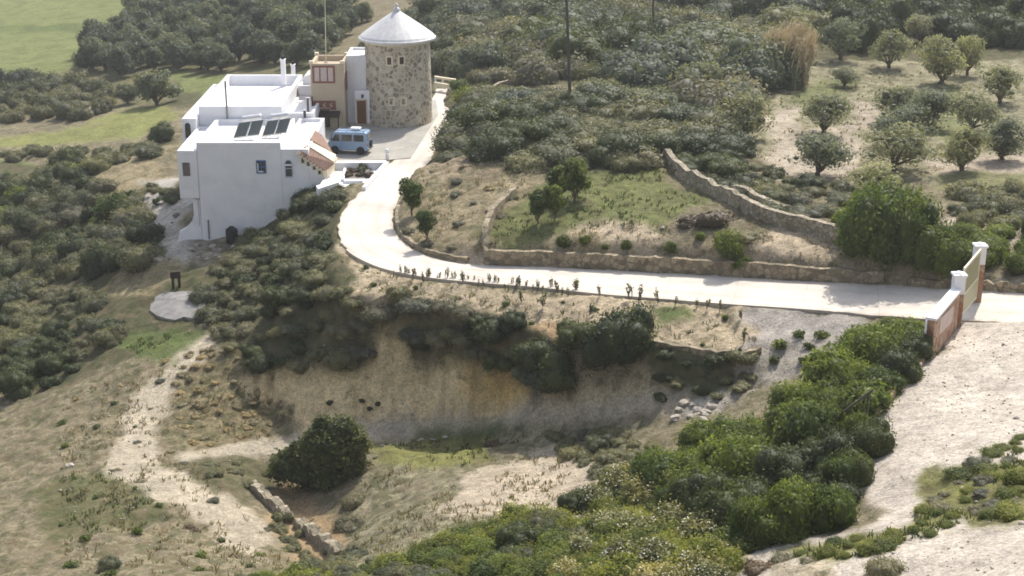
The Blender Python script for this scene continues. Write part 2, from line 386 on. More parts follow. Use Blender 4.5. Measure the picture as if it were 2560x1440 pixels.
# roughness of the ground: lumps everywhere except built level places, rills down the clay face
onroad = inpoly(XX, YY, drive_poly) | (polydist(XX, YY, drive_poly) < .3) | inpoly(XX, YY, court_poly)
clay = inpoly(PX, PY, [(640,925),(900,925),(1000,820),(1080,900),(1280,920),(1380,1015),(1300,1035),(1000,1048),(760,1085),(640,1010)]) & (YY > 60)
tuft = cov[..., 3]
lump = fbm(XX / 1.7, YY / 1.7, 21) * .22 * np.clip(tuft * 2, .12, 1) + vnoise(XX * 2.1, YY * 2.1, 31) * .10 * np.clip(tuft * 2, .1, 1) + .02 * vnoise(XX * 4, YY * 4, 33)
lump += np.where(clay, .12 * np.abs(((ZZ * 1.1 + .3 * vnoise(XX * .4, YY * .4, 45)) % 1) - .5) + 1.0 * (np.abs(vnoise(XX * .9 + .2 * YY, YY * .08, 41)) - .3) + .35 * vnoise(XX * 2.6, YY * .2, 43), 0)
way = inpoly(qx, qy, [(470,1150),(760,1080),(1000,1055),(1300,1035),(1640,1003),(1800,985),(1800,1015),(1640,1045),(1200,1072),(1000,1095),(900,1110),(650,1150),(560,1180)]) | inpoly(qx, qy, [(500,820),(400,950),(365,1070),(430,1170),(600,1250),(700,1330),(640,1370),(400,1240),(290,1150),(300,1000),(440,850)])
lump = np.where(way & (YY > 40), lump * .25, lump)
dirt = (XX > 8) & (cov[..., 0] > .52)
lump += np.where(dirt, .13 * vnoise(XX * 1.3 - YY * .45, YY * .22 + XX * .15, 51) + .05 * vnoise(XX * 2.6 - YY * .9, YY * .5 + XX * .3, 53) + .03 * vnoise(XX * 5, YY * 5, 52), 0)
lump *= np.clip((250 - YY) / 60, .35, 1)
ZZ = np.where(onroad, ZZ, ZZ + lump)
nr, nc = XX.shape
co = np.stack([XX, YY, ZZ], -1).reshape(-1, 3)
idx = np.arange(nr * nc).reshape(nr, nc)
quads = np.stack([idx[:-1, :-1], idx[:-1, 1:], idx[1:, 1:], idx[1:, :-1]], -1).reshape(-1, 4)
def np_mesh(name, co, faces, k=4, smooth=False):
    me = bpy.data.meshes.new(name)
    me.vertices.add(len(co)); me.vertices.foreach_set('co', np.ascontiguousarray(co, dtype=np.float32).ravel())
    nf = len(faces)
    me.loops.add(nf * k); me.loops.foreach_set('vertex_index', np.ascontiguousarray(faces, dtype=np.int32).ravel())
    me.polygons.add(nf); me.polygons.foreach_set('loop_start', np.arange(nf, dtype=np.int32) * k)
    me.polygons.foreach_set('use_smooth', np.full(nf, smooth))
    me.update(calc_edges=True)
    return me
gm = np_mesh('ground', co, quads, 4, True)
att = gm.color_attributes.new('cover', 'FLOAT_COLOR', 'POINT')
att.data.foreach_set('color', np.ascontiguousarray(cov.reshape(-1, 4), dtype=np.float32).ravel())
# exact surface lookup for everything that stands on the ground
def zg(x, y):
    """surface height of the finished ground sheet"""
    x = float(x); y = float(y)
    j = int(np.clip(np.searchsorted(rows, y) - 1, 0, nr - 2))
    t = (y - rows[j]) / (rows[j + 1] - rows[j])
    a = np.interp(x, XX[j], ZZ[j]); b = np.interp(x, XX[j + 1], ZZ[j + 1])
    return float(a * (1 - t) + b * t)
# ------------------------------------------------------------------ materials
MATS = {}
def new_mat(name):
    m = bpy.data.materials.new(name); m.use_nodes = True
    nt = m.node_tree
    b = nt.nodes['Principled BSDF']
    MATS[name] = m
    return m, nt, b
def N(nt, typ, **kw):
    n = nt.nodes.new(typ)
    for k, v in kw.items():
        if k.startswith('i_'):
            key = k[2:]
            n.inputs[int(key) if key.isdigit() else key.replace('_', ' ')].default_value = v
        else: setattr(n, k, v)
    return n
def L(nt, a, b): nt.links.new(a, b)
def mixc(nt, fac, a, b, mode='MIX'):
    n = nt.nodes.new('ShaderNodeMix'); n.data_type = 'RGBA'; n.blend_type = mode
    for v, i in ((fac, 0), (a, 6), (b, 7)):
        if hasattr(v, 'is_output'): L(nt, v, n.inputs[i])
        elif i == 0: n.inputs[i].default_value = v
        else: n.inputs[i].default_value = (*v, 1) if len(v) == 3 else v
    return n.outputs[2]
def ramp(nt, src, stops):
    n = nt.nodes.new('ShaderNodeValToRGB')
    e = n.color_ramp.elements
    e[0].position, e[0].color = stops[0][0], (*([stops[0][1]] * 3 if not hasattr(stops[0][1], '__len__') else stops[0][1]), 1)
    e[1].position, e[1].color = stops[-1][0], (*([stops[-1][1]] * 3 if not hasattr(stops[-1][1], '__len__') else stops[-1][1]), 1)
    for p, c in stops[1:-1]:
        x = e.new(p); x.color = (*([c] * 3 if not hasattr(c, '__len__') else c), 1)
    L(nt, src, n.inputs[0])
    return n.outputs[0]
def noise(nt, coord, scale, detail=3, rough=.55, dist=0):
    n = N(nt, 'ShaderNodeTexNoise', i_Scale=scale, i_Detail=detail, i_Roughness=rough, i_Distortion=dist)
    L(nt, coord, n.inputs['Vector'])
    return n.outputs['Fac']
def objc(nt): return N(nt, 'ShaderNodeTexCoord').outputs['Object']
def geo(nt): return N(nt, 'ShaderNodeNewGeometry').outputs['Position']
def bump(nt, b, h, strength, dist=.05):
    n = N(nt, 'ShaderNodeBump', i_Strength=strength, i_Distance=dist)
    L(nt, h, n.inputs['Height']); L(nt, n.outputs[0], b.inputs['Normal'])
def ground_mat():
    m, nt, b = new_mat('ground')
    P = geo(nt)
    a = N(nt, 'ShaderNodeVertexColor', layer_name='cover')
    col, tf = a.outputs['Color'], a.outputs['Alpha']
    n1 = noise(nt, P, .35, 4); n2 = noise(nt, P, 1.6, 5, .65); n3 = noise(nt, P, 6.5, 5, .8)
    c = mixc(nt, 1.0, col, ramp(nt, n1, [(.3, .78), (.7, 1.18)]), 'MULTIPLY')
    c = mixc(nt, 1.0, c, ramp(nt, n2, [(.28, (.72, .70, .66)), (.5, (1., 1., 1.)), (.72, (1.28, 1.24, 1.18))]), 'MULTIPLY')
    c = mixc(nt, 1.0, c, ramp(nt, n3, [(.33, (.55, .54, .50)), (.5, (1., 1., 1.)), (.68, (1.42, 1.40, 1.36))]), 'MULTIPLY')
    # patches of living and dead tufts
    f = N(nt, 'ShaderNodeMath', operation='MULTIPLY_ADD'); L(nt, tf, f.inputs[0]); f.inputs[1].default_value = .34; f.inputs[2].default_value = .30
    n4 = noise(nt, P, 1.1, 6, .72, .4)
    lt = N(nt, 'ShaderNodeMath', operation='SUBTRACT'); L(nt, f.outputs[0], lt.inputs[0]); L(nt, n4, lt.inputs[1])
    sm = N(nt, 'ShaderNodeMath', operation='MULTIPLY_ADD', use_clamp=True); L(nt, lt.outputs[0], sm.inputs[0]); sm.inputs[1].default_value = 9.0; sm.inputs[2].default_value = .5
    n5 = noise(nt, P, .8, 3)
    tc = ramp(nt, n5, [(.35, (.075, .085, .035)), (.5, (.11, .10, .05)), (.65, (.16, .125, .075))])
    fm = N(nt, 'ShaderNodeMath', operation='MULTIPLY'); L(nt, sm.outputs[0], fm.inputs[0]); fm.inputs[1].default_value = .75
    c = mixc(nt, fm.outputs[0], c, tc)
    L(nt, c, b.inputs['Base Color'])
    b.inputs['Roughness'].default_value = .95; b.inputs['Specular IOR Level'].default_value = .15
    hh = N(nt, 'ShaderNodeMath', operation='ADD'); L(nt, n2, hh.inputs[0]); L(nt, n3, hh.inputs[1])
    bump(nt, b, hh.outputs[0], .9, .16)
    return m
gm.materials.append(ground_mat())
GO = bpy.data.objects.new('ground', gm); COL.objects.link(GO); GO['kind'] = 'structure'

def plain(name, col, rough=.7, var=.12, scale=2.0, metal=0.0, bmp=.15, spec=.3, dirt=None):
    m, nt, b = new_mat(name)
    P = objc(nt)
    n = noise(nt, P, scale, 5, .6)
    c = mixc(nt, 1.0, (*col, 1), ramp(nt, n, [(.3, 1 - var), (.7, 1 + var)]), 'MULTIPLY')
    if dirt:
        d = ramp(nt, noise(nt, P, scale * .45, 6, .7, .6), [(.52, 0.0), (.75, 1.0)])
        c = mixc(nt, d, c, dirt)
    L(nt, c, b.inputs['Base Color'])
    b.inputs['Roughness'].default_value = rough; b.inputs['Metallic'].default_value = metal; b.inputs['Specular IOR Level'].default_value = spec
    if bmp: bump(nt, b, noise(nt, P, scale * 6, 3), bmp, .02)
    return m
def leafmat(name, c1, c2, c3, trans=.25, rough=.6, flower=None):
    """c1 shaded-kind leaves, c2 middle, c3 young tips; 'tint' is the leaf clump's own colour value"""
    m, nt, b = new_mat(name)
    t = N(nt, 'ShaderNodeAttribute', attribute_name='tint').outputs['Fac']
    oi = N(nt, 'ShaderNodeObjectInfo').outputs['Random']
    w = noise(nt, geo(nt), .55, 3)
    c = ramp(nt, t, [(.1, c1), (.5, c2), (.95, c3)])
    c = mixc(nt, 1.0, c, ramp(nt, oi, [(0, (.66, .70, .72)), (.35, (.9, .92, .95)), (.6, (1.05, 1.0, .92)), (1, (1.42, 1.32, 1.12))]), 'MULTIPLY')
    c = mixc(nt, 1.0, c, ramp(nt, w, [(.3, (.82, .84, .88)), (.7, (1.18, 1.14, 1.05))]), 'MULTIPLY')
    L(nt, c, b.inputs['Base Color'])
    b.inputs['Roughness'].default_value = rough; b.inputs['Specular IOR Level'].default_value = .25
    tr = N(nt, 'ShaderNodeBsdfTranslucent'); L(nt, mixc(nt, 1.0, c, (1.25, 1.3, .75), 'MULTIPLY'), tr.inputs[0])
    mx = N(nt, 'ShaderNodeMixShader'); mx.inputs[0].default_value = trans
    L(nt, b.outputs[0], mx.inputs[1]); L(nt, tr.outputs[0], mx.inputs[2])
    L(nt, mx.outputs[0], nt.nodes['Material Output'].inputs[0])
    return m
M = {}
M['scrub'] = leafmat('scrub_leaves', (.095, .105, .062), (.145, .150, .088), (.22, .21, .125), .35)
M['heath'] = leafmat('grey_scrub_leaves', (.115, .115, .085), (.17, .168, .118), (.25, .23, .165), .35)
M['dark'] = leafmat('dark_leaves', (.036, .050, .018), (.062, .080, .028), (.125, .142, .052), .32)
M['bright'] = leafmat('fresh_leaves', (.055, .082, .018), (.105, .145, .032), (.20, .235, .062), .40)
M['hedge'] = leafmat('hedge_leaves', (.065, .090, .020), (.125, .155, .034), (.235, .25, .065), .42)
M['olive'] = leafmat('olive_leaves', (.16, .175, .12), (.235, .25, .17), (.34, .34, .25), .4)
M['forest'] = leafmat('forest_leaves', (.075, .095, .068), (.115, .137, .092), (.18, .19, .125), .35)
M['reed'] = leafmat('dry_reed', (.24, .20, .15), (.35, .305, .24), (.45, .40, .32), .05)
M['straw'] = leafmat('dry_grass', (.16, .14, .07), (.29, .24, .14), (.44, .37, .24), .2)
M['green_tuft'] = leafmat('green_tufts', (.05, .07, .02), (.09, .115, .035), (.17, .175, .07), .25)
M['pale_leaf'] = leafmat('pale_leaves', (.12, .13, .05), (.20, .20, .075), (.36, .33, .15), .3, .4)
M['petal'] = plain('white_petals', (.85, .84, .78), .6, .1, 3)
M['brownleaf'] = leafmat('brown_leaves', (.07, .05, .03), (.12, .085, .05), (.19, .14, .09), .1)
M['bark'] = plain('bark', (.11, .09, .065), .9, .35, 6, bmp=.6)
M['white'] = plain('white_render', (.78, .775, .79), .85, .05, .8, bmp=.1, dirt=(.66, .65, .66))
M['roofwhite'] = plain('white_roof_coating', (.82, .805, .78), .8, .05, .7, bmp=.05, dirt=(.66, .63, .58))
M['tan'] = plain('tan_render', (.47, .385, .28), .85, .08, .8, bmp=.1)
M['cream'] = plain('cream_render', (.66, .58, .43), .8, .05, 1.5)
M['redframe'] = plain('red_brown_paint', (.22, .09, .065), .6, .15, 4)
M['blind'] = plain('pale_shutter', (.50, .42, .38), .6, .1, 5)
M['glassdark'] = plain('dark_window_glass', (.03, .034, .04), .15, .2, 3, bmp=0, spec=.6)
M['blueframe'] = plain('blue_paint', (.07, .17, .42), .5, .12, 4)
M['paleblue'] = plain('pale_blue_paint', (.42, .52, .66), .5, .1, 3)
M['wood'] = plain('door_wood', (.13, .055, .025), .6, .25, 7)
M['darkwood'] = plain('weathered_dark_wood', (.035, .025, .018), .9, .4, 8)
M['greywood'] = plain('grey_pole_wood', (.085, .08, .065), .9, .3, 5)
M['metalgrey'] = plain('grey_metal', (.22, .22, .22), .45, .15, 4, metal=.6)
M['black'] = plain('black_plastic', (.012, .012, .016), .45, .2, 4)
M['tank'] = plain('silver_tank', (.62, .62, .63), .35, .08, 3, metal=.5)
M['panel'] = plain('solar_glass', (.085, .10, .095), .3, .15, 3, bmp=0, spec=.7)
M['frame'] = plain('galvanised_frame', (.62, .61, .55), .5, .1, 5, metal=.3)
M['vanblue'] = plain('van_blue_paint', (.23, .34, .49), .3, .05, 2, bmp=0, spec=.6)
M['tyre'] = plain('tyre_rubber', (.02, .02, .02), .85, .2, 6)
M['chrome'] = plain('wheel_metal', (.45, .45, .46), .35, .1, 6, metal=.7)
M['redlamp'] = plain('red_lamp', (.35, .03, .02), .3, .1, 5, bmp=0)
M['amber'] = plain('amber_lamp', (.6, .25, .04), .3, .1, 5, bmp=0)
M['marble'] = plain('pink_stone_panel', (.50, .40, .36), .6, .1, 2)
M['ivory'] = plain('ivory_metal_paint', (.62, .57, .42), .5, .05, 3)
M['gold'] = plain('golden_metal_paint', (.38, .35, .22), .5, .1, 3)
M['boulder'] = plain('pale_stone', (.36, .32, .27), .9, .3, 2.5, bmp=.5)
M['darkstone'] = plain('dark_stone', (.16, .14, .12), .9, .3, 2.5, bmp=.5)
M['path'] = plain('grey_cement', (.23, .22, .21), .9, .3, 1.4, bmp=.4, dirt=(.15, .14, .12))
def concrete():
    m, nt, b = new_mat('pale_concrete')
    P = geo(nt)
    c = mixc(nt, 1.0, (.57, .52, .465, 1), ramp(nt, noise(nt, P, .25, 5, .65, .5), [(.3, (.80, .79, .78)), (.7, (1.13, 1.12, 1.10))]), 'MULTIPLY')
    c = mixc(nt, 1.0, c, ramp(nt, noise(nt, P, 6, 5, .7), [(.3, .88), (.7, 1.1)]), 'MULTIPLY')
    st = ramp(nt, noise(nt, P, .9, 6, .75, 1.5), [(.56, 0.0), (.74, .55)])
    c = mixc(nt, st, c, (.44, .39, .33))
    uv = N(nt, 'ShaderNodeUVMap', uv_map='along'); su = N(nt, 'ShaderNodeSeparateXYZ'); L(nt, uv.outputs[0], su.inputs[0])
    md = N(nt, 'ShaderNodeMath', operation='PINGPONG'); L(nt, su.outputs[1], md.inputs[0]); md.inputs[1].default_value = 2.25
    jn = ramp(nt, md.outputs[0], [(0.0, .72), (.035, 1.0)])
    c = mixc(nt, 1.0, c, jn, 'MULTIPLY')
    pp = N(nt, 'ShaderNodeMath', operation='PINGPONG'); L(nt, su.outputs[0], pp.inputs[0]); pp.inputs[1].default_value = .5
    wn_ = noise(nt, P, 1.1, 4, .7)
    ad = N(nt, 'ShaderNodeMath', operation='MULTIPLY_ADD'); L(nt, wn_, ad.inputs[0]); ad.inputs[1].default_value = .25; L(nt, pp.outputs[0], ad.inputs[2])
    c = mixc(nt, 1.0, c, ramp(nt, ad.outputs[0], [(.10, (.78, .74, .68)), (.22, (1, 1, 1)), (.34, (1, 1, 1)), (.42, (.90, .89, .87)), (.52, (1, 1, 1))]), 'MULTIPLY')
    L(nt, c, b.inputs['Base Color']); b.inputs['Roughness'].default_value = .9
    bump(nt, b, noise(nt, P, 9, 4), .3, .03)
    return m
M['concrete'] = concrete()
def gravel():
    m, nt, b = new_mat('court_gravel')
    P = geo(nt)
    c = mixc(nt, 1.0, (.33, .31, .275, 1), ramp(nt, noise(nt, P, .5, 5, .65, .5), [(.3, .82), (.7, 1.15)]), 'MULTIPLY')
    c = mixc(nt, 1.0, c, ramp(nt, noise(nt, P, 9, 4, .7), [(.3, .8), (.7, 1.2)]), 'MULTIPLY')
    L(nt, c, b.inputs['Base Color']); b.inputs['Roughness'].default_value = .95
    bump(nt, b, noise(nt, P, 14, 3), .4, .03)
    return m
M['gravel'] = gravel()
def rubble(name, scale, stone, mortar, edge=.06, flat=1.0, mortar_rough=.9, rnd=.35):
    m, nt, b = new_mat(name)
    P = objc(nt)
    mp = N(nt, 'ShaderNodeMapping'); L(nt, P, mp.inputs[0]); mp.inputs['Scale'].default_value = (1, 1, flat)
    nz = N(nt, 'ShaderNodeTexNoise', i_Scale=scale * 1.3, i_Detail=2); L(nt, mp.outputs[0], nz.inputs['Vector'])
    ad = N(nt, 'ShaderNodeVectorMath', operation='MULTIPLY_ADD'); L(nt, nz.outputs['Color'], ad.inputs[0]); ad.inputs[1].default_value = (.16,) * 3; L(nt, mp.outputs[0], ad.inputs[2])
    v = N(nt, 'ShaderNodeTexVoronoi', feature='DISTANCE_TO_EDGE', i_Scale=scale); L(nt, ad.outputs[0], v.inputs['Vector'])
    v2 = N(nt, 'ShaderNodeTexVoronoi', feature='F1', i_Scale=scale); L(nt, ad.outputs[0], v2.inputs['Vector'])
    hs = N(nt, 'ShaderNodeSeparateColor'); L(nt, v2.outputs['Color'], hs.inputs[0])
    cs = ramp(nt, hs.outputs[0], [(0, stone[0]), (.45, stone[1]), (.75, stone[2]), (1, stone[3])])
    cs = mixc(nt, 1.0, cs, ramp(nt, noise(nt, P, scale * 5, 4, .7), [(.3, 1 - rnd), (.7, 1 + rnd)]), 'MULTIPLY')
    e = ramp(nt, v.outputs['Distance'], [(edge * .5, 0.0), (edge * 1.6, 1.0)])
    c = mixc(nt, e, (*mortar, 1), cs)
    L(nt, c, b.inputs['Base Color']); b.inputs['Roughness'].default_value = mortar_rough
    bump(nt, b, e, .6, .05)
    return m
M['tower'] = rubble('tower_rubble', 2.3, [(.19, .155, .115), (.31, .26, .19), (.43, .37, .275), (.56, .50, .40)], (.52, .46, .355), .085)
M['drywall'] = rubble('retaining_wall_stone', 2.6, [(.13, .105, .07), (.22, .18, .115), (.29, .235, .155), (.34, .28, .19)], (.17, .14, .09), .05)
M['oldwall'] = rubble('old_stone_wall', 3.2, [(.20, .17, .12), (.28, .24, .17), (.34, .29, .21), (.42, .36, .27)], (.15, .13, .09), .05)
M['redstone'] = rubble('red_stone_cladding', 1.8, [(.24, .12, .07), (.34, .18, .10), (.42, .26, .16), (.46, .33, .24)], (.30, .22, .16), .05)
def tiles():
    m, nt, b = new_mat('terracotta_tiles')
    P = objc(nt)
    c = mixc(nt, 1.0, (.29, .175, .13, 1), ramp(nt, noise(nt, P, 4, 5, .7), [(.3, .7), (.7, 1.3)]), 'MULTIPLY')
    w = N(nt, 'ShaderNodeTexWave', i_Scale=2.4, wave_type='BANDS', bands_direction='X'); L(nt, P, w.inputs['Vector'])
    c = mixc(nt, 1.0, c, ramp(nt, w.outputs['Fac'], [(0, .8), (1, 1.1)]), 'MULTIPLY')
    L(nt, c, b.inputs['Base Color']); b.inputs['Roughness'].default_value = .85
    bump(nt, b, w.outputs['Fac'], .8, .05)
    return m
M['tile'] = tiles()
def metalroof():
    m, nt, b = new_mat('tower_roof_sheet')
    P = objc(nt)
    sp = N(nt, 'ShaderNodeSeparateXYZ'); L(nt, P, sp.inputs[0])
    at = N(nt, 'ShaderNodeMath', operation='ARCTAN2'); L(nt, sp.outputs[1], at.inputs[0]); L(nt, sp.outputs[0], at.inputs[1])
    ml = N(nt, 'ShaderNodeMath', operation='MULTIPLY'); L(nt, at.outputs[0], ml.inputs[0]); ml.inputs[1].default_value = 28
    sn = N(nt, 'ShaderNodeMath', operation='SINE'); L(nt, ml.outputs[0], sn.inputs[0])
    e = ramp(nt, sn.outputs[0], [(0.0, .97), (.9, 1.01)])
    c = mixc(nt, 1.0, (.55, .54, .545, 1), e, 'MULTIPLY')
    c = mixc(nt, 1.0, c, ramp(nt, noise(nt, P, 2.2, 5, .7), [(.3, .84), (.7, 1.14)]), 'MULTIPLY')
    L(nt, c, b.inputs['Base Color']); b.inputs['Roughness'].default_value = .6
    bump(nt, b, sn.outputs[0], .10, .02)
    return m
M['coneroof'] = metalroof()
# ------------------------------------------------------------------ mesh collector
class MB:
    def __init__(s): s.v, s.f = [], []
    def add(s, vs, fs):
        k = len(s.v); s.v += [tuple(map(float, p)) for p in vs]; s.f += [tuple(i + k for i in f) for f in fs]; return s
    def box(s, x0, x1, y0, y1, z0, z1):
        return s.add([(x0,y0,z0),(x1,y0,z0),(x1,y1,z0),(x0,y1,z0),(x0,y0,z1),(x1,y0,z1),(x1,y1,z1),(x0,y1,z1)],
                     [(0,3,2,1),(4,5,6,7),(0,1,5,4),(1,2,6,5),(2,3,7,6),(3,0,4,7)])
    def hexa(s, b, t):
        return s.add(list(b) + list(t), [(0,3,2,1),(4,5,6,7),(0,1,5,4),(1,2,6,5),(2,3,7,6),(3,0,4,7)])
    def prism(s, prof, y0, y1):
        """profile in x,z pushed along y"""
        n = len(prof)
        return s.add([(x, y0, z) for x, z in prof] + [(x, y1, z) for x, z in prof],
                     [tuple(range(n)), tuple(range(2 * n - 1, n - 1, -1))] + [(i, i + n, (i + 1) % n + n, (i + 1) % n) for i in range(n)])
    def slab(s, prof, z0, z1):
        n = len(prof)
        return s.add([(x, y, z0) for x, y in prof] + [(x, y, z1) for x, y in prof],
                     [tuple(range(n - 1, -1, -1)), tuple(range(n, 2 * n))] + [(i, (i + 1) % n, (i + 1) % n + n, i + n) for i in range(n)])
    def tube(s, p, q, r0, r1=None, n=8):
        r1 = r0 if r1 is None else r1
        p, q = Vector(p), Vector(q); a = (q - p).normalized(); u = a.orthogonal().normalized(); w = a.cross(u)
        k = [(math.cos(2 * math.pi * i / n), math.sin(2 * math.pi * i / n)) for i in range(n)]
        return s.add([p + (u * c + w * d) * r0 for c, d in k] + [q + (u * c + w * d) * r1 for c, d in k],
                     [(i, (i + 1) % n, (i + 1) % n + n, i + n) for i in range(n)] + [tuple(range(n - 1, -1, -1)), tuple(range(n, 2 * n))])
    def lathe(s, prof, cx, cy, n=48):
        vs, fs = [], []
        for r, z in prof: vs += [(cx + r * math.cos(2 * math.pi * i / n), cy + r * math.sin(2 * math.pi * i / n), z) for i in range(n)]
        for j in range(len(prof) - 1):
            for i in range(n): a = j * n + i; b = j * n + (i + 1) % n; fs.append((a, b, b + n, a + n))
        fs += [tuple(range(n - 1, -1, -1)), tuple(range((len(prof) - 1) * n, len(prof) * n))]
        return s.add(vs, fs)
    def build(s, name, mat, parent=None, bevel=0, smooth=False, org=(0, 0, 0)):
        me = bpy.data.meshes.new(name)
        o3 = Vector(org)
        me.from_pydata([tuple(Vector(p) - o3) for p in s.v], [], s.f); me.update()
        if smooth: me.polygons.foreach_set('use_smooth', [True] * len(me.polygons))
        me.materials.append(MATS_GET(mat))
        o = bpy.data.objects.new(name, me); COL.objects.link(o)
        if parent is not None: o.parent = parent
        else: o.location = o3
        if bevel:
            b = o.modifiers.new('bevel', 'BEVEL'); b.width = bevel; b.segments = 2; b.limit_method = 'ANGLE'; b.angle_limit = R(40)
        return o
def MATS_GET(m): return M[m] if isinstance(m, str) else m
def tag(o, label=None, cat=None, group=None, kind=None):
    if label: o['label'] = label
    if cat: o['category'] = cat
    if group: o['group'] = group
    if kind: o['kind'] = kind
    return o
def empty(name, loc=(0, 0, 0), rz=0.0, label=None, cat=None, group=None):
    o = bpy.data.objects.new(name, None); COL.objects.link(o); o.location = loc; o.rotation_euler = (0, 0, rz)
    o.empty_display_size = .5
    return tag(o, label, cat, group)
def copy_thing(root, loc, rz=0.0, scale=None, label=None, group=None, tilt=(0, 0)):
    r = root.copy(); COL.objects.link(r); r.location = loc; r.rotation_euler = (tilt[0], tilt[1], rz)
    if scale: r.scale = scale
    if label: r['label'] = label
    if group: r['group'] = group
    for ch in root.children:
        c = ch.copy(); COL.objects.link(c); c.parent = r
        for g in ch.children:
            d = g.copy(); COL.objects.link(d); d.parent = c
    return r

# ------------------------------------------------------------------ driveway, courtyard
def ribbon(Lp, Rp, nx, thick, name, mat, kind='structure', lift=0.0, jag=0.0):
    n = len(Lp)
    t = np.linspace(0, 1, nx)[None, :, None]
    G = Lp[:, None, :] * (1 - t) + Rp[:, None, :] * t
    if jag:
        for j in (0, nx - 1):
            G[:, j, 0] += jag * vnoise(G[:, j, 0] * 1.9, G[:, j, 1] * 1.9, 60 + j); G[:, j, 1] += jag * vnoise(G[:, j, 0] * 1.9, G[:, j, 1] * 1.9, 70 + j)
    G[..., 2] += lift
    v = G.reshape(-1, 3); idx = np.arange(n * nx).reshape(n, nx)
    f = [tuple(q) for q in np.stack([idx[:-1, :-1], idx[:-1, 1:], idx[1:, 1:], idx[1:, :-1]], -1).reshape(-1, 4)]
    mb = MB(); mb.add(v, f)
    k = len(mb.v)
    ring = [int(i) for i in list(idx[:, 0]) + list(idx[-1, 1:]) + list(idx[::-1, -1][1:]) + list(idx[0, ::-1][1:-1])]
    for i in ring: mb.v.append((mb.v[i][0], mb.v[i][1], mb.v[i][2] - thick))
    m = len(ring)
    mb.f += [(ring[i], ring[(i + 1) % m], k + (i + 1) % m, k + i) for i in range(m)]
    o = mb.build(name, mat)
    uvl = o.data.uv_layers.new(name='along')
    ln = np.r_[0, np.cumsum(np.linalg.norm(np.diff((Lp + Rp) / 2, axis=0), axis=1))]
    for li, lp in enumerate(o.data.loops):
        vi = lp.vertex_index
        if vi >= k: vi = ring[vi - k]
        uvl.data[li].uv = ((vi % nx) / (nx - 1), ln[vi // nx])
    o['kind'] = kind
    return o
ribbon(DL, DR, 8, .35, 'driveway', 'concrete', lift=.02, jag=.13)
cb = MB(); cb.slab([(p[0], p[1]) for p in court_poly], -.3, .035); co_ = cb.build('courtyard', 'gravel'); co_['kind'] = 'structure'
# thin broken edge kerb down the near side of the driveway
kb = edge_off(DL, 10 * 8, 20 * 8, .09)
kb2 = edge_off(DL, 10 * 8, 20 * 8, -.03)
kerb = ribbon(kb, kb2, 2, .4, 'kerb', 'concrete', lift=.075)

# ------------------------------------------------------------------ stone walls
def wall_path(name, path, h, th, mat, label, cat='wall', cap=None, rag=.1, base=.5, seed=0, ztop=None):
    """a wall of rough courses following path [(x, y, z)], ragged top, thickness th"""
    P = np.array(path, float)
    T = np.gradient(P[:, :2], axis=0); T /= np.linalg.norm(T, axis=1)[:, None]
    Nn = np.c_[-T[:, 1], T[:, 0]]
    rng = np.random.RandomState(seed)
    n = len(P)
    hh = np.full(n, h) if np.isscalar(h) else np.array(h, float)
    top = P[:, 2] + hh + rag * (rng.rand(n) - .5) * 2
    if ztop is not None: top = np.array(ztop)
    vs = []
    lv = 5
    for side in (-1, 1):
        for j in range(lv):
            k = j / (lv - 1)
            w = th / 2 * (1.12 - .24 * k)
            x = P[:, 0] + Nn[:, 0] * (side * w + rag * .35 * (rng.rand(n) - .5)); y = P[:, 1] + Nn[:, 1] * (side * w + rag * .35 * (rng.rand(n) - .5))
            z = (P[:, 2] - base) * (1 - k) + top * k
            vs.append(np.c_[x, y, z])
    V = np.array(vs).reshape(2 * lv, n, 3)
    order = [V[j] for j in range(lv)] + [V[2 * lv - 1 - j] for j in range(lv)]
    V = np.array(order); m = 2 * lv
    mb = MB(); mb.v = [tuple(p) for p in V.reshape(-1, 3)]
    for r in range(m):
        a = r; b = (r + 1) % m
        for i in range(n - 1): mb.f.append((a * n + i, a * n + i + 1, b * n + i + 1, b * n + i))
    mb.f.append(tuple(r * n for r in range(m))); mb.f.append(tuple(r * n + n - 1 for r in range(m - 1, -1, -1)))
    o = mb.build(name, mat)
    return tag(o, label, cat)
def densify(P, step=.35):
    P = np.array(P, float); out = [P[0]]
    for a, b in zip(P[:-1], P[1:]):
        k = max(1, int(np.linalg.norm(b[:2] - a[:2]) / step))
        for i in range(1, k + 1): out.append(a + (b - a) * i / k)
    return np.array(out)
rp = [(x, y, zg(x, y) - .1) for x, y, _ in RWALL] + [(p[0], p[1], p[2]) for p in RWL[::2]]
rp = densify(rp, .3)
rh = np.interp(np.arange(len(rp)), [0, 6, 14, 20, len(rp) - 25, len(rp)], [.25, .5, .8, 1.05, 1.0, .75])
wall_path('retaining_wall', rp, rh, .45, 'drywall', 'curved brown dry stone retaining wall along the far edge of the white driveway', seed=3, rag=.06)
# low kerb of stones inside the bend
bk = densify([(p[0], p[1], p[2]) for p in edge_off(DR, 7 * 8 + 4, 13 * 8 + 6, -.3)[::2]], .3)
wall_path('stone_edging', bk, .38, .3, 'drywall', 'low brown stone edging on the inside of the driveway bend', rag=.05, seed=5)
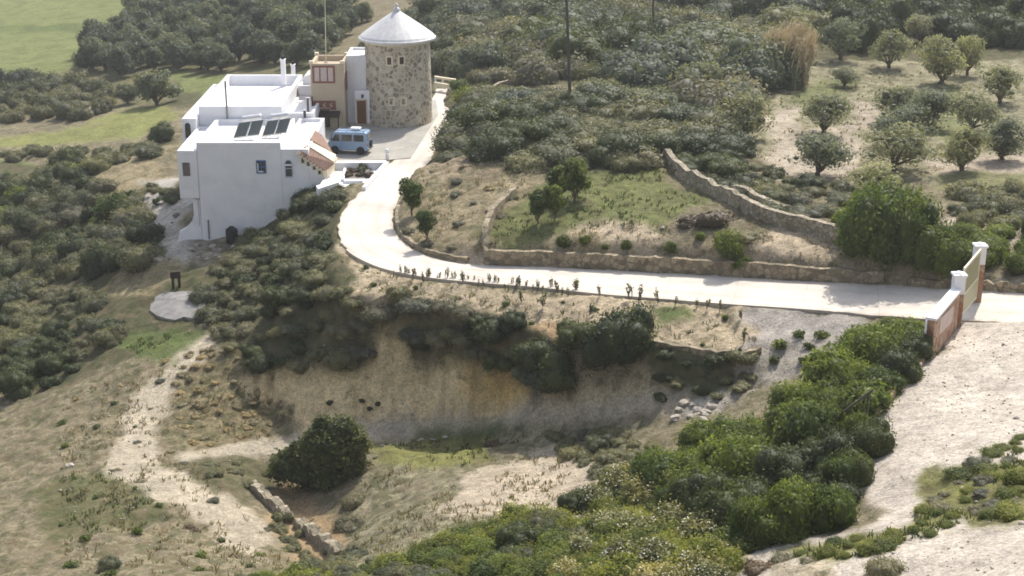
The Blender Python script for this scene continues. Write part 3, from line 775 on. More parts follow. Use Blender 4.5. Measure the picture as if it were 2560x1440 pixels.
# long old wall running down the slope behind the terrace
ow = [hit(*p) for p in [(1650,392),(1680,420),(1720,455),(1760,475),(1800,495),(1850,520),(1900,545),(1960,565),(2020,580),(2080,597),(2100,604)]]
ow = densify([(p[0], p[1], zg(p[0], p[1])) for p in catmull([o for o in ow], 3)], .4)
wall_path('dry_stone_wall', ow, .95, .5, 'oldwall', 'long pale dry stone wall running diagonally down the slope above the terrace', rag=.12, seed=7)
ow2 = [hit(*p) for p in [(1840,500),(1880,512),(1930,535),(1975,555)]]
wall_path('broken_wall', densify([(p[0], p[1] + 1.6, zg(p[0], p[1] + 1.6)) for p in ow2], .4), .6, .5, 'oldwall', 'short overgrown stone wall remnant just behind the long pale wall', rag=.15, seed=8)
# low rubble wall in the gully bottom left
gw = [hit(*p) for p in [(630,1215),(665,1250),(700,1280),(725,1310)]]
wall_path('rubble_wall', densify([(p[0], p[1], zg(p[0], p[1])) for p in gw], .3), .55, .6, 'oldwall', 'upper grey rubble wall stretch beside the gully', rag=.16, seed=11)
gw = [hit(*p) for p in [(745,1320),(780,1345),(815,1370),(850,1395)]]
wall_path('rubble_wall', densify([(p[0], p[1], zg(p[0], p[1])) for p in gw], .3), .6, .65, 'oldwall', 'lower pale rubble wall stretch at the end of the gully', rag=.2, seed=12)
# stone lines in the terraces
lw = [hit(*p) for p in [(1175,248),(1215,236),(1250,220),(1290,208)]]
wall_path('field_wall', densify([(p[0], p[1], zg(p[0], p[1])) for p in lw], .4), .5, .5, 'oldwall', 'tumbled pale field wall beside the round clipped bush behind the tower', rag=.16, seed=13)
# sandy terrace edge under the driveway strip
tw = [hit(*p) for p in [(1440,850),(1530,858),(1650,868),(1760,880),(1850,893),(1898,880)]]
wall_path('terrace_edge_wall', densify([(p[0], p[1], zg(p[0], p[1]) - .1) for p in catmull(tw, 3)], .35), .45, .4, 'drywall', 'low brown stone wall holding the sandy strip beside the dark round bush', rag=.07, seed=15)
tw = [hit(*p) for p in [(1900,702),(2000,709),(2100,716),(2200,722),(2300,730),(2350,734)]]
bk = densify([(p[0], p[1], p[2]) for p in edge_off(DR, 21 * 8 + 2, 22 * 8 + 4 + 14, -.3)[::2]], .35)
wall_path('roadside_wall', bk, .55, .4, 'drywall', 'low shaded stone wall under the bank next to the gate end of the driveway', rag=.12, seed=17)

# ------------------------------------------------------------------ white house
H1 = empty('white_house', (-23, 122, 0), 0, 'white flat roofed house with stepped parapets on the slope left of the courtyard', 'house')
def hb(mb, name, mat, par=None, bevel=0.0, smooth=False, root=None):
    root = root or H1
    o = mb.build(name, mat, org=(0, 0, 0)); o.parent = par or root
    o.matrix_parent_inverse = (par or root).matrix_basis.inverted() if par is None else Matrix()
    if par is not None: o.matrix_parent_inverse = Matrix(); 
    if bevel:
        b = o.modifiers.new('bevel', 'BEVEL'); b.width = bevel; b.segments = 3; b.limit_method = 'ANGLE'; b.angle_limit = R(40)
        if True:
            for p in o.data.polygons: p.use_smooth = False
    return o
def flat_block(x0, x1, y0, y1, z0, zt, par=.55, th=.32, name='wall'):
    """walls with a parapet round a sunken flat roof, one closed mesh: outer box, rim, inner well"""
    a = [(x0,y0),(x1,y0),(x1,y1),(x0,y1)]; b = [(x0+th,y0+th),(x1-th,y0+th),(x1-th,y1-th),(x0+th,y1-th)]
    v = [(*p, z0) for p in a] + [(*p, zt) for p in a] + [(*p, zt) for p in b] + [(*p, zt - par) for p in b]
    f = [(3,2,1,0)] + [(i, (i+1)%4, (i+1)%4+4, i+4) for i in range(4)] + [(i+4, (i+1)%4+4, (i+1)%4+8, i+8) for i in range(4)] + [(i+8, (i+1)%4+8, (i+1)%4+12, i+12) for i in range(4)] + [(12,13,14,15)]
    return MB().add(v, f)
hb(flat_block(-27.2, -20.0, 131.0, 145.2, -7, 3.55, .95), 'wall', 'white', bevel=.06)
hb(flat_block(-28.45, -27.197, 129.7, 144.6, -7.5, 2.75, .3, .25), 'veranda', 'white', bevel=.06)
hb(flat_block(-25.72, -18.85, 122.0, 130.9, -7, 2.5, .45, .35), 'wing', 'white', bevel=.06)
hb(flat_block(-18.847, -16.6, 122.0, 133.6, -5, 1.95, .3, .3), 'wing', 'white', bevel=.06)
hb(flat_block(-19.997, -17.6, 133.7, 141, -3, 2.35, .25, .25), 'wing', 'white', bevel=.06)
hb(flat_block(-19.9, -18.35, 141.1, 145.4, -2, 3.3, .3, .25), 'wing', 'white', bevel=.06)
# front-left jutting room, held clear of the slope
bb = MB(); bb.add([], [])
hb(flat_block(-27.3, -25.722, 121.9, 130.7, -2.2, 1.85, .2, .25), 'bay', 'white', bevel=.05)
# stepped buttress wall of the outside stair
prof = [(-26.3,-2.3),(-25.75,-2.3),(-25.75,-7.2),(-28.0,-7.2),(-27.85,-6.2),(-27.6,-5.1),(-27.0,-4.75),(-26.5,-4.2),(-26.3,-3.6)]
hb(MB().prism(prof[::-1], 122.05, 122.55), 'buttress', 'white')
# wall carrying on to the right under the stair roof, following the bank
prof = [(-16.6,1.35),(-15.3,.2),(-14.75,-.6),(-14.75,-3.4),(-16.6,-5)]
hb(MB().prism(prof, 122.0, 122.35), 'stair_wall', 'white')
# stair roof: terracotta slopes each side of a broad white cap falling to the right
def quadslab(c, th, dz=0):
    t = [(x, y, z + dz) for x, y, z in c]; b = [(x, y, z + dz - th) for x, y, z in c]
    return MB().hexa(b, t)
def Q(px, py, Y): x, y = at_y(px, py, Y)[0], Y; return (x, y, CAMZ + slope(py) * Y)
capq = [Q(766,361,122.9), Q(835,404,122.6), Q(840,386,125.3), Q(771,350,124.8)]
hb(quadslab(capq, .22), 'roof_cap', 'cream', bevel=.03)
fr = [Q(744,379,121.7), Q(811,425,121.7), Q(834,407,122.55), Q(764,364,122.85)]
hb(quadslab(fr, .1, -.02), 'tiled_roof', 'tile')
bk_ = [Q(775,347,124.9), Q(832,381,125.35), Q(806,338,127.4), Q(788,325,127.6)]
hb(quadslab(bk_, .12, -.01), 'tiled_roof', 'tile')
pw = [Q(806,341,127.5), Q(813,347,127.45), Q(812,302,127.45), Q(804,301,127.5)]
hb(MB().hexa([(-16.58,127.3,-2),(-15.9,127.3,-2),(-15.9,127.6,-2),(-16.58,127.6,-2)], [(-16.58,127.3,1.9),(-16.35,127.3,1.7),(-16.35,127.6,1.7),(-16.58,127.6,1.9)]), 'gable_wall', 'cream')
# end wall of the stair flight
e0, e1 = Q(811,428,121.75), Q(840,392,125.3)
hb(MB().hexa([(e0[0]-.1,e0[1],-1.6),(e0[0]+.25,e0[1],-1.6),(e1[0]+.15,e1[1],-1.6),(e1[0]-.2,e1[1],-1.6)],
             [(e0[0]-.1,e0[1],e0[2]-.05),(e0[0]+.25,e0[1],e0[2]+.1),(e1[0]+.15,e1[1],e1[2]-.02),(e1[0]-.2,e1[1],e1[2]-.05)]), 'end_wall', 'cream')
# scalloped eave trim and the small openings beneath it
sc_ = MB()
for k in range(9):
    t = k / 8.0; p = Q(746 + 62 * t, 384 + 44 * t, 121.72)
    sc_.box(p[0] - .13, p[0] + .13, 121.66, 121.95, p[2] - .12, p[2] + .05)
hb(sc_, 'eave_trim', 'cream')
def window(par_name, x, z, w, h, y, arch=False, frame='blueframe', inner='glassdark', bars=(1, 0), dep=.12, root=None, fw=.07, name='window', recess=.0):
    """a framed window on a wall facing the camera at depth y"""
    mb = MB()
    n = 10
    out = [(x - w/2, z - h/2), (x + w/2, z - h/2), (x + w/2, z + h/2)] if not arch else [(x - w/2, z - h/2), (x + w/2, z - h/2)] + [(x + w/2 * math.cos(math.pi * k / n), z + h/2 - w/2 + w/2 * math.sin(math.pi * k / n)) for k in range(n)]
    out += [(x - w/2, z + h/2 if not arch else z + h/2 - w/2)]
    cx, cz = x, z
    inn = []
    for a, b in out: inn.append((cx + (a - cx) * (1 - 2 * fw / w), cz + (b - cz) * (1 - 2 * fw / h)))
    m = len(out)
    v = [(a, y - .05, b) for a, b in out] + [(a, y - .05, b) for a, b in inn] + [(a, y + .1, b) for a, b in out] + [(a, y + .1, b) for a, b in inn]
    f = [(i, (i+1)%m, (i+1)%m+m, i+m) for i in range(m)] + [(i+2*m, (i+1)%m+2*m, (i+1)%m, i) for i in range(m)] + [(i+m, (i+1)%m+m, (i+1)%m+3*m, i+3*m) for i in range(m)]
    mb.add(v, f)
    for k in range(bars[0]):
        bx = x - w/2 + w * (k + 1) / (bars[0] + 1); mb.box(bx - fw * .3, bx + fw * .3, y - .045, y - .01, z - h/2 + fw, z + h/2 - fw - (w * .25 if arch else 0))
    for k in range(bars[1]):
        bz = z - h/2 + h * (k + 1) / (bars[1] + 1); mb.box(x - w/2 + fw, x + w/2 - fw, y - .042, y - .012, bz - fw * .4, bz + fw * .4)
    wo = hb(mb, name, frame, root=root)
    g = MB().prism(inn, y - .004, y + .03).build('pane', inner); g.parent = wo; g.matrix_parent_inverse = Matrix()
    return wo
def pz(px, py, Y):  # x and z of a photo pixel on the plane y = Y
    return at_y(px, py, Y)[0], CAMZ + slope(py) * Y
x, z = pz(653, 417, 122); window('w', x, z, .82, 1.12, 122, frame='blueframe', inner='glassdark', bars=(1, 1))
b_ = MB().box(x - .30, x - .22, 121.90, 121.94, z - .42, z + .3).box(x - .30, x + .16, 121.90, 121.94, z - .44, z - .34); hb(b_, 'shutter', 'white')
x, z = pz(722, 421, 122); window('w', x, z, .66, 1.5, 122, arch=True, frame='paleblue', inner='glassdark', bars=(0, 1)); hb(MB().box(x - .3, x + .3, 121.86, 121.92, z + .25, z + .38), 'sill', 'white')
x, z = pz(466, 423, 121.9); window('w', x, z, .72, 1.25, 121.9, frame='white', inner='darkstone', bars=(0, 0), fw=.05)
x, z = pz(470, 326, 129.7); window('w', x, z, .62, 1.5, 129.7, arch=True, frame='white', inner='glassdark', bars=(0, 0), fw=.06)  # dark pane stands in for the shade inside the open arch
for px, py in ((757,401),(771,408),(786,418),(799,429)):
    x, z = pz(px, py, 122.0); window('w', x, z, .30, .50, 122.0, arch=True, frame='cream', inner='glassdark', bars=(0, 0), fw=.04)
for px, py, h in ((762,286,.8),(770,262,1.3)):
    x, z = pz(px, py, 133.7); window('w', x, z, .3, h, 133.68, frame='white', inner='glassdark', bars=(0, 0), fw=.03)
# drainpipe and conduit on the front wall
x, z = pz(522, 572, 122); hb(MB().tube((x, 121.9, z - .85), (x, 121.9, z + .8), .06), 'drainpipe', 'metalgrey')
x, z = pz(488, 440, 122); hb(MB().tube((x + .1, 121.95, z - 4.2), (x + .1, 121.95, z + 2.6), .022), 'cable', 'metalgrey')
# flue pipe behind the wing roof
x, z = pz(567, 291, 130.6); x2, z2 = pz(562, 203, 130.6)
hb(MB().tube((x, 130.75, z - 1.0), (x2, 130.75, z2), .085), 'flue_pipe', 'metalgrey')
# roof chimneys
def chimney(px, pyb, pyt, Y, w, capname='cowl'):
    x, z0 = pz(px, pyb, Y); _, z1 = pz(px, pyt, Y)
    c = hb(MB().box(x - w/2, x + w/2, Y - w/2, Y + w/2, z0 - .8, z1).box(x - w/2 - .05, x + w/2 + .05, Y - w/2 - .05, Y + w/2 + .05, z1, z1 + .06), 'chimney', 'white')
    d = MB().tube((x, Y, z1 + .06), (x, Y, z1 + .34), w * .42, w * .34).build(capname, 'black'); d.parent = c
chimney(709, 190, 149, 144.2, .42)
chimney(733, 178, 162, 147.0, .36)
# low dome of the vault beside the tan stair tower and the pale blue roof lantern
x, z = pz(755, 182, 147)
hb(flat_block(-18.9, -16.3, 146, 149.5, -1, 4.35, .12, .2), 'roof_lantern', 'paleblue', bevel=.05)
ds = MB(); prof = [(-19.9,2.4),(-17.7,2.4),(-17.7,3.3),(-18.0,3.75),(-18.8,4.05),(-19.5,3.8),(-19.9,3.3)]
ds.prism(prof, 143.2, 146); hb(ds, 'vault', 'white', bevel=.1)
# solar water heaters
def solar(px0, px1, Y, zbase, label):
    r = empty('solar_water_heater', (0, 0, 0), 0, label, 'solar heater', 'solar water heaters on the lower white roof')
    x0 = at_y(px0, 340, Y)[0]; x1 = at_y(px1, 340, Y)[0]
    w = (x1 - x0) / 2
    r.location = (x0, Y, zbase)
    lean, hgt, dep, sk = 0, 1.0, .9, .32
    def pt(u, v): return Vector((u * 2 * w + sk * v, .25 * u + dep * v, .25 + .22 * u + hgt * v))
    nrm = Vector((0, -hgt, dep)).normalized()
    for k in (0, 1):
        a, b = k * .5 + .02, k * .5 + .46
        c = [pt(a, 0), pt(b, 0), pt(b, 1), pt(a, 1)]
        MB().hexa([p - nrm * .05 for p in c], [p + nrm * .03 for p in c]).build('collector_panel', 'panel', r)
    fm = MB()
    for u in (0, .485, .98):
        fm.tube(pt(u, -.08), pt(u, 1.25) , .035, n=6)
        p = pt(u, 1.1); fm.tube(p, (p.x, p.y + .1, 0), .03, n=6)
    fm.tube(pt(-.02, -.04), pt(1.0, -.04), .06, n=6)
    fm.tube(pt(-.02, 1.02), pt(1.0, 1.02), .03, n=6)
    for u in (0, .33, .66, .98): p = pt(u, -.04); fm.tube(p, (p.x, p.y, 0), .03, n=6)
    fm.build('support_frame', 'frame', r)
    a, b = pt(.08, 1.27), pt(.82, 1.27)
    a.y += .1; b.y += .1
    MB().tube(a, b, .24, n=18).build('water_tank', 'tank', r, bevel=.05)
    return r
solar(584, 648, 124.5, 2.07, 'left solar water heater with two dark panels and silver tank on the white roof')
solar(656, 716, 125.2, 2.07, 'right solar water heater with two dark panels and silver tank nearer the blue van')

# ------------------------------------------------------------------ tan stair tower
T1 = empty('tan_tower_house', (-17, 138, 0), 0, 'square tan rendered stair tower with red framed windows between the white house and round tower', 'tower house')
hb(flat_block(-18.3, -15.25, 138.0, 142.4, -.5, 5.95, .5, .3), 'wall', 'tan', root=T1, bevel=.05)
hb(MB().box(-18.36, -18.0, 137.94, 138.3, 5.953, 6.2).box(-15.55, -15.19, 137.94, 138.3, 5.953, 6.2).box(-18.36, -18.0, 142.1, 142.46, 5.953, 6.2).box(-15.55, -15.19, 142.1, 142.46, 5.953, 6.2), 'corner_merlons', 'cream', root=T1)
x, z = pz(809, 186, 138)
window('w', x, z, 2.05, 1.6, 138, frame='redframe', inner='blind', bars=(2, 0), root=T1, fw=.17)
x, z = pz(811, 263, 138)
lw_ = window('w', x, z, 2.1, .85, 138, frame='redframe', inner='redframe', bars=(0, 0), root=T1, fw=.1, name='balustrade_panel')
for k in range(3):
    xx = x - .62 + .62 * k
    c = MB().add([(xx - .16, 137.93, z + .17), (xx - .02, 137.93, z - .18), (xx + .16, 137.93, z - .1), (xx + .05, 137.93, z + .05)], [(0, 1, 2, 3)]).add([(xx + .02, 137.93, z + .22), (xx + .0, 137.93, z + .08), (xx + .2, 137.93, z + .2)], [(0, 1, 2)]).build('relief', 'tan'); c.parent = lw_
# small tiled porch hood and a doorway whose shade is a dark pane
x, z = pz(815, 291, 137)
hb(MB().hexa([(x-1.4,136.9,z-.1),(x+1.2,136.9,z-.1),(x+1.2,138,z+.15),(x-1.4,138,z+.15)], [(x-1.4,136.9,z+.02),(x+1.2,136.9,z+.02),(x+1.2,138,z+.3),(x-1.4,138,z+.3)]), 'porch_hood', 'darkwood', root=T1)
hb(MB().tube((x+1.1,137,0),(x+1.1,137,z-.05),.05).tube((x-1.3,137,0),(x-1.3,137,z-.05),.05), 'porch_post', 'darkwood', root=T1)
window('w', x - .2, .95, 1.0, 1.9, 138, frame='tan', inner='glassdark', bars=(0, 0), root=T1, name='doorway')
x, z = pz(781, 265, 137.9)
hb(MB().tube((x, 137.8, z - 1.6), (x, 137.8, z + .9), .06), 'downpipe', 'darkwood', root=T1)
x, z = pz(864, 190, 139.5)
hb(MB().box(-15.24, -15.16, 138.9, 140.2, 3.3, 4.9), 'side_window', 'redframe', root=T1)
# antenna mast
x, z = pz(815, 158, 141.0); x2, z2 = pz(812, -20, 141.0)
am = empty('antenna_mast', (x, 141.0, 0), 0, 'tall thin antenna mast rising from the roof of the tan tower', 'antenna')
MB().tube((0, 0, 5.3), (x2 - x, 0, z2), .045, .03).build('mast', 'ivory', am)
MB().tube((-.5, 0, z2 - .4), (.5, 0, z2 - .4), .02, n=6).tube((-.3, 0, z2 - .1), (.3, 0, z2 - .1), .02, n=6).build('crossbars', 'metalgrey', am)
MB().box(-.18, .18, -.18, .18, 5.25, 5.5).build('base', 'metalgrey', am)

# ------------------------------------------------------------------ white link with the wooden door
LK = empty('white_entrance', (-14, 139.5, 0), 0, 'narrow white entrance building with a brown wooden door between the tan and stone towers', 'building')
hb(flat_block(-15.243, -12.6, 140.0, 144.5, -.5, 6.3, .25, .25), 'wall', 'white', root=LK, bevel=.05)
hb(MB().box(-14.5, -12.9, 139.3, 139.997, -.3, 3.2), 'door_surround', 'white', root=LK, bevel=.04)
x, z = pz(904, 269, 139.3)
dd = hb(MB().box(x - .42, x + .42, 139.2, 139.33, .02, 2.3), 'door', 'wood', root=LK)
for zz in (.35, 1.35): MB().box(x - .28, x + .28, 139.17, 139.21, zz, zz + .75).build('door_panel', 'wood').parent = dd
MB().tube((x + .33, 139.1, 1.1), (x + .33, 139.25, 1.1), .03).build('handle', 'metalgrey').parent = dd
MB().box(x - .52, x - .42, 139.22, 139.4, 0, 2.4).box(x + .42, x + .52, 139.22, 139.4, 0, 2.4).box(x - .52, x + .52, 139.22, 139.4, 2.3, 2.42).build('frame', 'cream').parent = dd
hb(MB().box(-13.85, -13.65, 139.15, 139.3, 2.55, 2.85), 'lantern', 'black', root=LK)
hb(MB().box(-14.9, -12.75, 138.7, 139.3, -.2, .14), 'doorstep', 'boulder', root=LK)

# ------------------------------------------------------------------ round stone tower
TX, TY, TR = -10.55, 141.0, 3.06
T2 = empty('round_stone_tower', (TX, TY, 0), 0, 'round rubble stone tower with a grey white conical roof', 'tower')
# shaft, with four window openings as recessed cement boxes
prof = [(TR + .06, -.5), (TR + .05, 0), (TR + .02, 2.5), (TR - .02, 5), (TR - .06, 7.55)]
def ring(mb, prof, n=72): return mb.lathe(prof, 0, 0, n)
ring(MB(), prof).build('shaft', 'tower', T2, smooth=False)
ring(MB(), [(TR - .02, 7.5), (TR + .10, 7.52), (TR + .12, 7.8), (TR - .05, 7.82)]).build('cornice', 'cream', T2)
ER = 3.52
rp_ = [(0.05, 7.82), (ER - .02, 7.70), (ER + .03, 7.74), (ER + .03, 7.90), (ER - .05, 7.95)] + [(ER * (1 - t) * (1 + .0 * t) + .12 * t, 7.95 + (10.35 - 7.95) * (t ** .93)) for t in np.linspace(.06, 1, 9)]
rf = ring(MB(), rp_, 72).build('roof', 'coneroof', T2, smooth=False)
MB().lathe([(.02, 10.2), (.30, 10.2), (.34, 10.32), (.26, 10.5), (.12, 10.6), (.12, 10.7), (.17, 10.8), (.10, 10.92), (.02, 10.95)], 0, 0, 16).build('finial', 'coneroof', rf)
def tower_window(px, py, w, h):
    x, y = at_y(px, py, TY - TR)[0] - TX, 0
    _, z = pz(px, py, TY - TR)
    a = math.asin(max(-1, min(1, x / TR)))
    rm = Matrix.Rotation(a, 4, 'Z')
    def place(mb, name, mat, par):
        o = mb.build(name, mat); o.parent = par
        o.matrix_local = rm if par is T2 else Matrix()
        return o
    m = .13
    mb = MB(); y0 = -TR - .03
    for b in ((-w/2 - m, -w/2, z - h/2 - m, z + h/2 + m), (w/2, w/2 + m, z - h/2 - m, z + h/2 + m), (-w/2, w/2, z + h/2, z + h/2 + m), (-w/2, w/2, z - h/2 - m, z - h/2)):
        mb.box(b[0], b[1], y0, y0 + .25, b[2], b[3])
    wo = place(mb, 'window', 'cream', T2)
    place(MB().box(-w/2, w/2, y0 + .025, y0 + .06, z - h/2, z + h/2), 'pane', 'glassdark', wo)
    place(MB().box(-w/2 - .01, -w/2 + .06, y0 + .005, y0 + .04, z - h/2, z + h/2).box(-.02, .03, y0 + .005, y0 + .04, z - h/2, z + h/2), 'frame', 'wood', wo)
for px, py, w, h in ((973,153,.38,.66),(1004,152,.38,.66),(979,254,.34,.56),(1009,254,.34,.56)): tower_window(px, py, w, h)

# ------------------------------------------------------------------ terrace rail at the far end of the drive
x0, z0 = pz(1086, 190, 156); x1, z1 = pz(1140, 192, 154.5)
gr = zg(x1, 154.5)
rl = empty('white_railing', (x0, 156, gr), 0, 'low white beam railing on posts at the far end of the drive behind the tower', 'railing')
hz = z0 - gr
MB().hexa([(0,-.2,hz-.22),(x1-x0,-1.7,hz-.25),(x1-x0,-1.3,hz-.25),(0,.2,hz-.22)], [(0,-.2,hz),(x1-x0,-1.7,hz-.03),(x1-x0,-1.3,hz-.03),(0,.2,hz)]).build('beam', 'cream', rl)
for t in (.05, .38, .72, .97): MB().box((x1-x0)*t-.09, (x1-x0)*t+.09, -1.5*t-.09, -1.5*t+.09, -.3, hz-.2).build('post', 'white', rl)
MB().hexa([(0,-.9,.0),(x1-x0-.5,-2.3,.0),(x1-x0-.5,-1.9,.0),(0,-.5,.0)], [(0,-.9,.42),(x1-x0-.5,-2.3,.42),(x1-x0-.5,-1.9,.42),(0,-.5,.42)]).build('bench', 'cream', rl)

# ------------------------------------------------------------------ planter terrace in front of the courtyard
PT = empty('planter_terrace', (-13, 123, -.4), 0, 'white paved terrace with a walled planting bed between the courtyard and driveway bend', 'terrace')
def W(px, py, z): return at_z(px, py, z)
def poly_z(pp, z): return [W(a, b, z) for a, b in pp]
def pslab(pp, z0, z1): return MB().slab(poly_z(pp, z1)[::-1] if False else poly_z(pp, z1), z0, z1)
fl = [(797,466),(905,466),(960,407),(836,407)]
hb(pslab(fl, -4, -.45), 'paving', 'roofwhite', root=PT)
hb(pslab([(832,407),(966,406),(966,401),(832,402)], -.6, .18), 'back_wall', 'white', root=PT)
hb(pslab([(905,467),(914,467),(972,404),(962,404)], -1.5, .12), 'side_wall', 'white', root=PT)
hb(pslab([(795,472),(848,455),(846,449),(790,464)], -4, -.1), 'front_wall', 'white', root=PT)
hb(pslab([(860,452),(906,452),(908,447),(860,447)], -2, -.2), 'planter_rim', 'white', root=PT)
hb(pslab([(853,447),(862,409),(868,409),(860,447)], -2, -.2), 'planter_rim', 'white', root=PT)
hb(pslab([(861,446),(905,446),(940,410),(868,410)], -2, -.32), 'soil', 'darkstone', root=PT)
x, y = W(968, 398, .1)
bo = empty('white_bollard', (x, y, 0), 0, 'small white round topped bollard where the planter wall meets the driveway', 'bollard')
MB().lathe([(.02,-.3),(.16,-.3),(.15,.5),(.10,.55),(.08,.62)], 0, 0, 14).build('post', 'white', bo)
MB().lathe([(.02,.60),(.12,.62),(.19,.74),(.19,.86),(.12,.98),(.02,1.02)], 0, 0, 16).build('ball', 'white', bo, smooth=True)

# ------------------------------------------------------------------ blue van
VX, VY = at_z(873, 388, 0)
van = empty('blue_van', (VX + .0, VY + .9, .035), R(-9), 'light blue minivan with roof rack parked in the courtyard in front of the towers', 'van')
# side profile, nose to the left (-x)
body = [(-1.72,.34),(-1.78,.55),(-1.76,.95),(-1.62,1.12),(-1.28,1.78),(-1.12,1.90),(1.50,1.93),(1.64,1.86),(1.72,1.10),(1.74,.50),(1.68,.34)]
def loft(prof, hw, inset):
    mb = MB(); n = len(prof)
    def wdt(z): return hw - inset * max(0, (z - 1.1) / .8)
    v = [(x_, -wdt(z_), z_) for x_, z_ in prof] + [(x_, wdt(z_), z_) for x_, z_ in prof]
    return mb.add(v, [tuple(range(n)), tuple(range(2*n-1, n-1, -1))] + [(i+n, (i+1)%n+n, (i+1)%n, i) for i in range(n)])
bo_ = loft(body, .80, .12).build('body', 'vanblue', van, bevel=.06)
def sidewin(x0, x1, z0, z1, cut=0, sides=(-1, 1)):
    mb = MB()
    for sgn in sides:
        def y_(z_): return sgn * (.805 - .12 * max(0, (z_ - 1.1) / .8))
        q = [(x0, y_(z0), z0), (x1, y_(z0), z0), (x1, y_(z1), z1), (x0 + cut, y_(z1), z1)]
        nn = (0, sgn * .012, 0)
        mb.add([(a, b + nn[1], c) for a, b, c in q], [(0, 1, 2, 3) if sgn < 0 else (3, 2, 1, 0)])
    return mb
for a, b, c in ((-1.36, -.72, .28), (-.52, .38, 0), (.54, 1.40, 0)):
    for sg in (-1, 1): sidewin(a, b, 1.16, 1.70, c, (sg,)).build('side_window', 'glassdark', van)
for sg in (-1, 1): sidewin(-.62, -.60, .45, 1.72, 0, (sg,)).build('door_gap', 'black', van)
MB().hexa([(-1.66,-.66,1.15),(-1.66,.66,1.15),(-1.34,.6,1.74),(-1.34,-.6,1.74)], [(-1.68,-.66,1.16),(-1.68,.66,1.16),(-1.36,.6,1.75),(-1.36,-.6,1.75)]).build('windscreen', 'glassdark', van)
MB().hexa([(1.72,-.58,1.2),(1.72,.58,1.2),(1.66,.54,1.74),(1.66,-.54,1.74)], [(1.735,-.58,1.2),(1.735,.58,1.2),(1.68,.54,1.74),(1.68,-.54,1.74)]).build('rear_window', 'glassdark', van)
for sx in (-1.12, 1.12):
    for sy in (-1, 1):
        w = MB().tube((sx, sy * .58, .30), (sx, sy * .79, .30), .30, n=20).build('wheel', 'tyre', van, bevel=.02)
        MB().tube((sx, sy * .785, .30), (sx, sy * .80, .30), .17, n=14).build('rim', 'chrome', w)
        MB().tube((sx, sy * .70, .36), (sx, sy * .806, .36), .37, n=20).build('wheel_arch', 'black', w)
MB().box(-1.90,-1.74,-.78,.78,.36,.54).build('front_bumper', 'metalgrey', van, bevel=.03)
MB().box(1.70,1.86,-.78,.78,.36,.54).build('rear_bumper', 'metalgrey', van, bevel=.03)
for sy in (-1, 1):
    MB().tube((-1.80, sy * .58, .80), (-1.745, sy * .58, .80), .11, n=14).build('headlight', 'tank', van)
    MB().box(1.72, 1.755, sy * .68 - .07, sy * .68 + .07, .72, 1.02).build('tail_light', 'redlamp', van)
MB().tube((1.78, .1, .86), (1.92, .1, .86), .30, n=18).build('spare_wheel', 'tyre', van, bevel=.03)
rk = MB()
for sy in (-.6, .6): rk.tube((-1.0, sy, 2.03), (1.45, sy, 2.03), .025, n=6)
for sx in (-.9, -.1, .7, 1.4):
    rk.tube((sx, -.6, 2.03), (sx, .6, 2.03), .02, n=6)
    for sy in (-.6, .6): rk.tube((sx, sy, 1.88), (sx, sy, 2.03), .02, n=6)
rk.build('roof_rack', 'metalgrey', van)
MB().box(.1, .95, -.1, .5, 2.055, 2.16).build('hatch', 'white', van, bevel=.03)
for sy in (-1, 1): MB().box(-1.42, -1.34, sy * .86 - .05, sy * .86 + .05, 1.2, 1.42).build('wing_mirror', 'black', van)
MB().box(1.755, 1.765, -.26, .26, .58, .69).build('number_plate', 'white', van)

# ------------------------------------------------------------------ gate on the right
GA = empty('gate_wall', (22.7, 77.5, 2), 0, 'red stone wall with white coping beside the gate pillar at the end of the driveway', 'wall')
gp0, gp1 = at_y(2318, 900, 75.0)[0], at_y(2384, 800, 80.6)[0]
zt0, zt1 = pz(2310, 795, 75.0)[1], pz(2384, 722, 80.6)[1]
def lwall(x0, y0, x1, y1, th, zb0, zb1, z0, z1):
    d = Vector((x1 - x0, y1 - y0, 0)).normalized(); n = Vector((-d.y, d.x, 0)) * th / 2
    a = [Vector((x0, y0, 0)) - n, Vector((x1, y1, 0)) - n, Vector((x1, y1, 0)) + n, Vector((x0, y0, 0)) + n]
    return MB().hexa([(a[0].x, a[0].y, zb0), (a[1].x, a[1].y, zb1), (a[2].x, a[2].y, zb1), (a[3].x, a[3].y, zb0)],
                     [(a[0].x, a[0].y, z0), (a[1].x, a[1].y, z1), (a[2].x, a[2].y, z1), (a[3].x, a[3].y, z0)])
hb(lwall(gp0, 75, gp1, 80.6, .42, .2, .6, zt0 - .12, zt1 - .12), 'wall', 'redstone', root=GA)
hb(lwall(gp0 - .02, 74.94, gp1, 80.6, .58, zt0 - .118, zt1 - .118, zt0 + .03, zt1 + .03), 'coping', 'white', root=GA, bevel=.02)
ddx, ddy = (gp1 - gp0) / 5.6, 1.0
def onwall(t, off=0): return gp0 + (gp1 - gp0) * t + off, 75 + 5.6 * t
d = Vector((gp1 - gp0, 5.6, 0)).normalized(); nrm = Vector((d.y, -d.x, 0))
a0 = Vector((gp0, 75, 0)) + d * 1.3 + nrm * .215; a1 = Vector((gp0, 75, 0)) + d * 4.6 + nrm * .215
pn = nrm * .03
hb(MB().hexa([(a0.x, a0.y, zt0 - 1.35), (a1.x, a1.y, zt1 - 1.35), (a1.x + pn.x, a1.y + pn.y, zt1 - 1.35), (a0.x + pn.x, a0.y + pn.y, zt0 - 1.35)],
             [(a0.x, a0.y, zt0 - .42), (a1.x, a1.y, zt1 - .42), (a1.x + pn.x, a1.y + pn.y, zt1 - .42), (a0.x + pn.x, a0.y + pn.y, zt0 - .42)]), 'name_panel', 'marble', root=GA)
hb(MB().box(gp0 - .27, gp0 - .21, 74.9, 75.1, .8, zt0 - .1), 'corner_trim', 'white', root=GA)
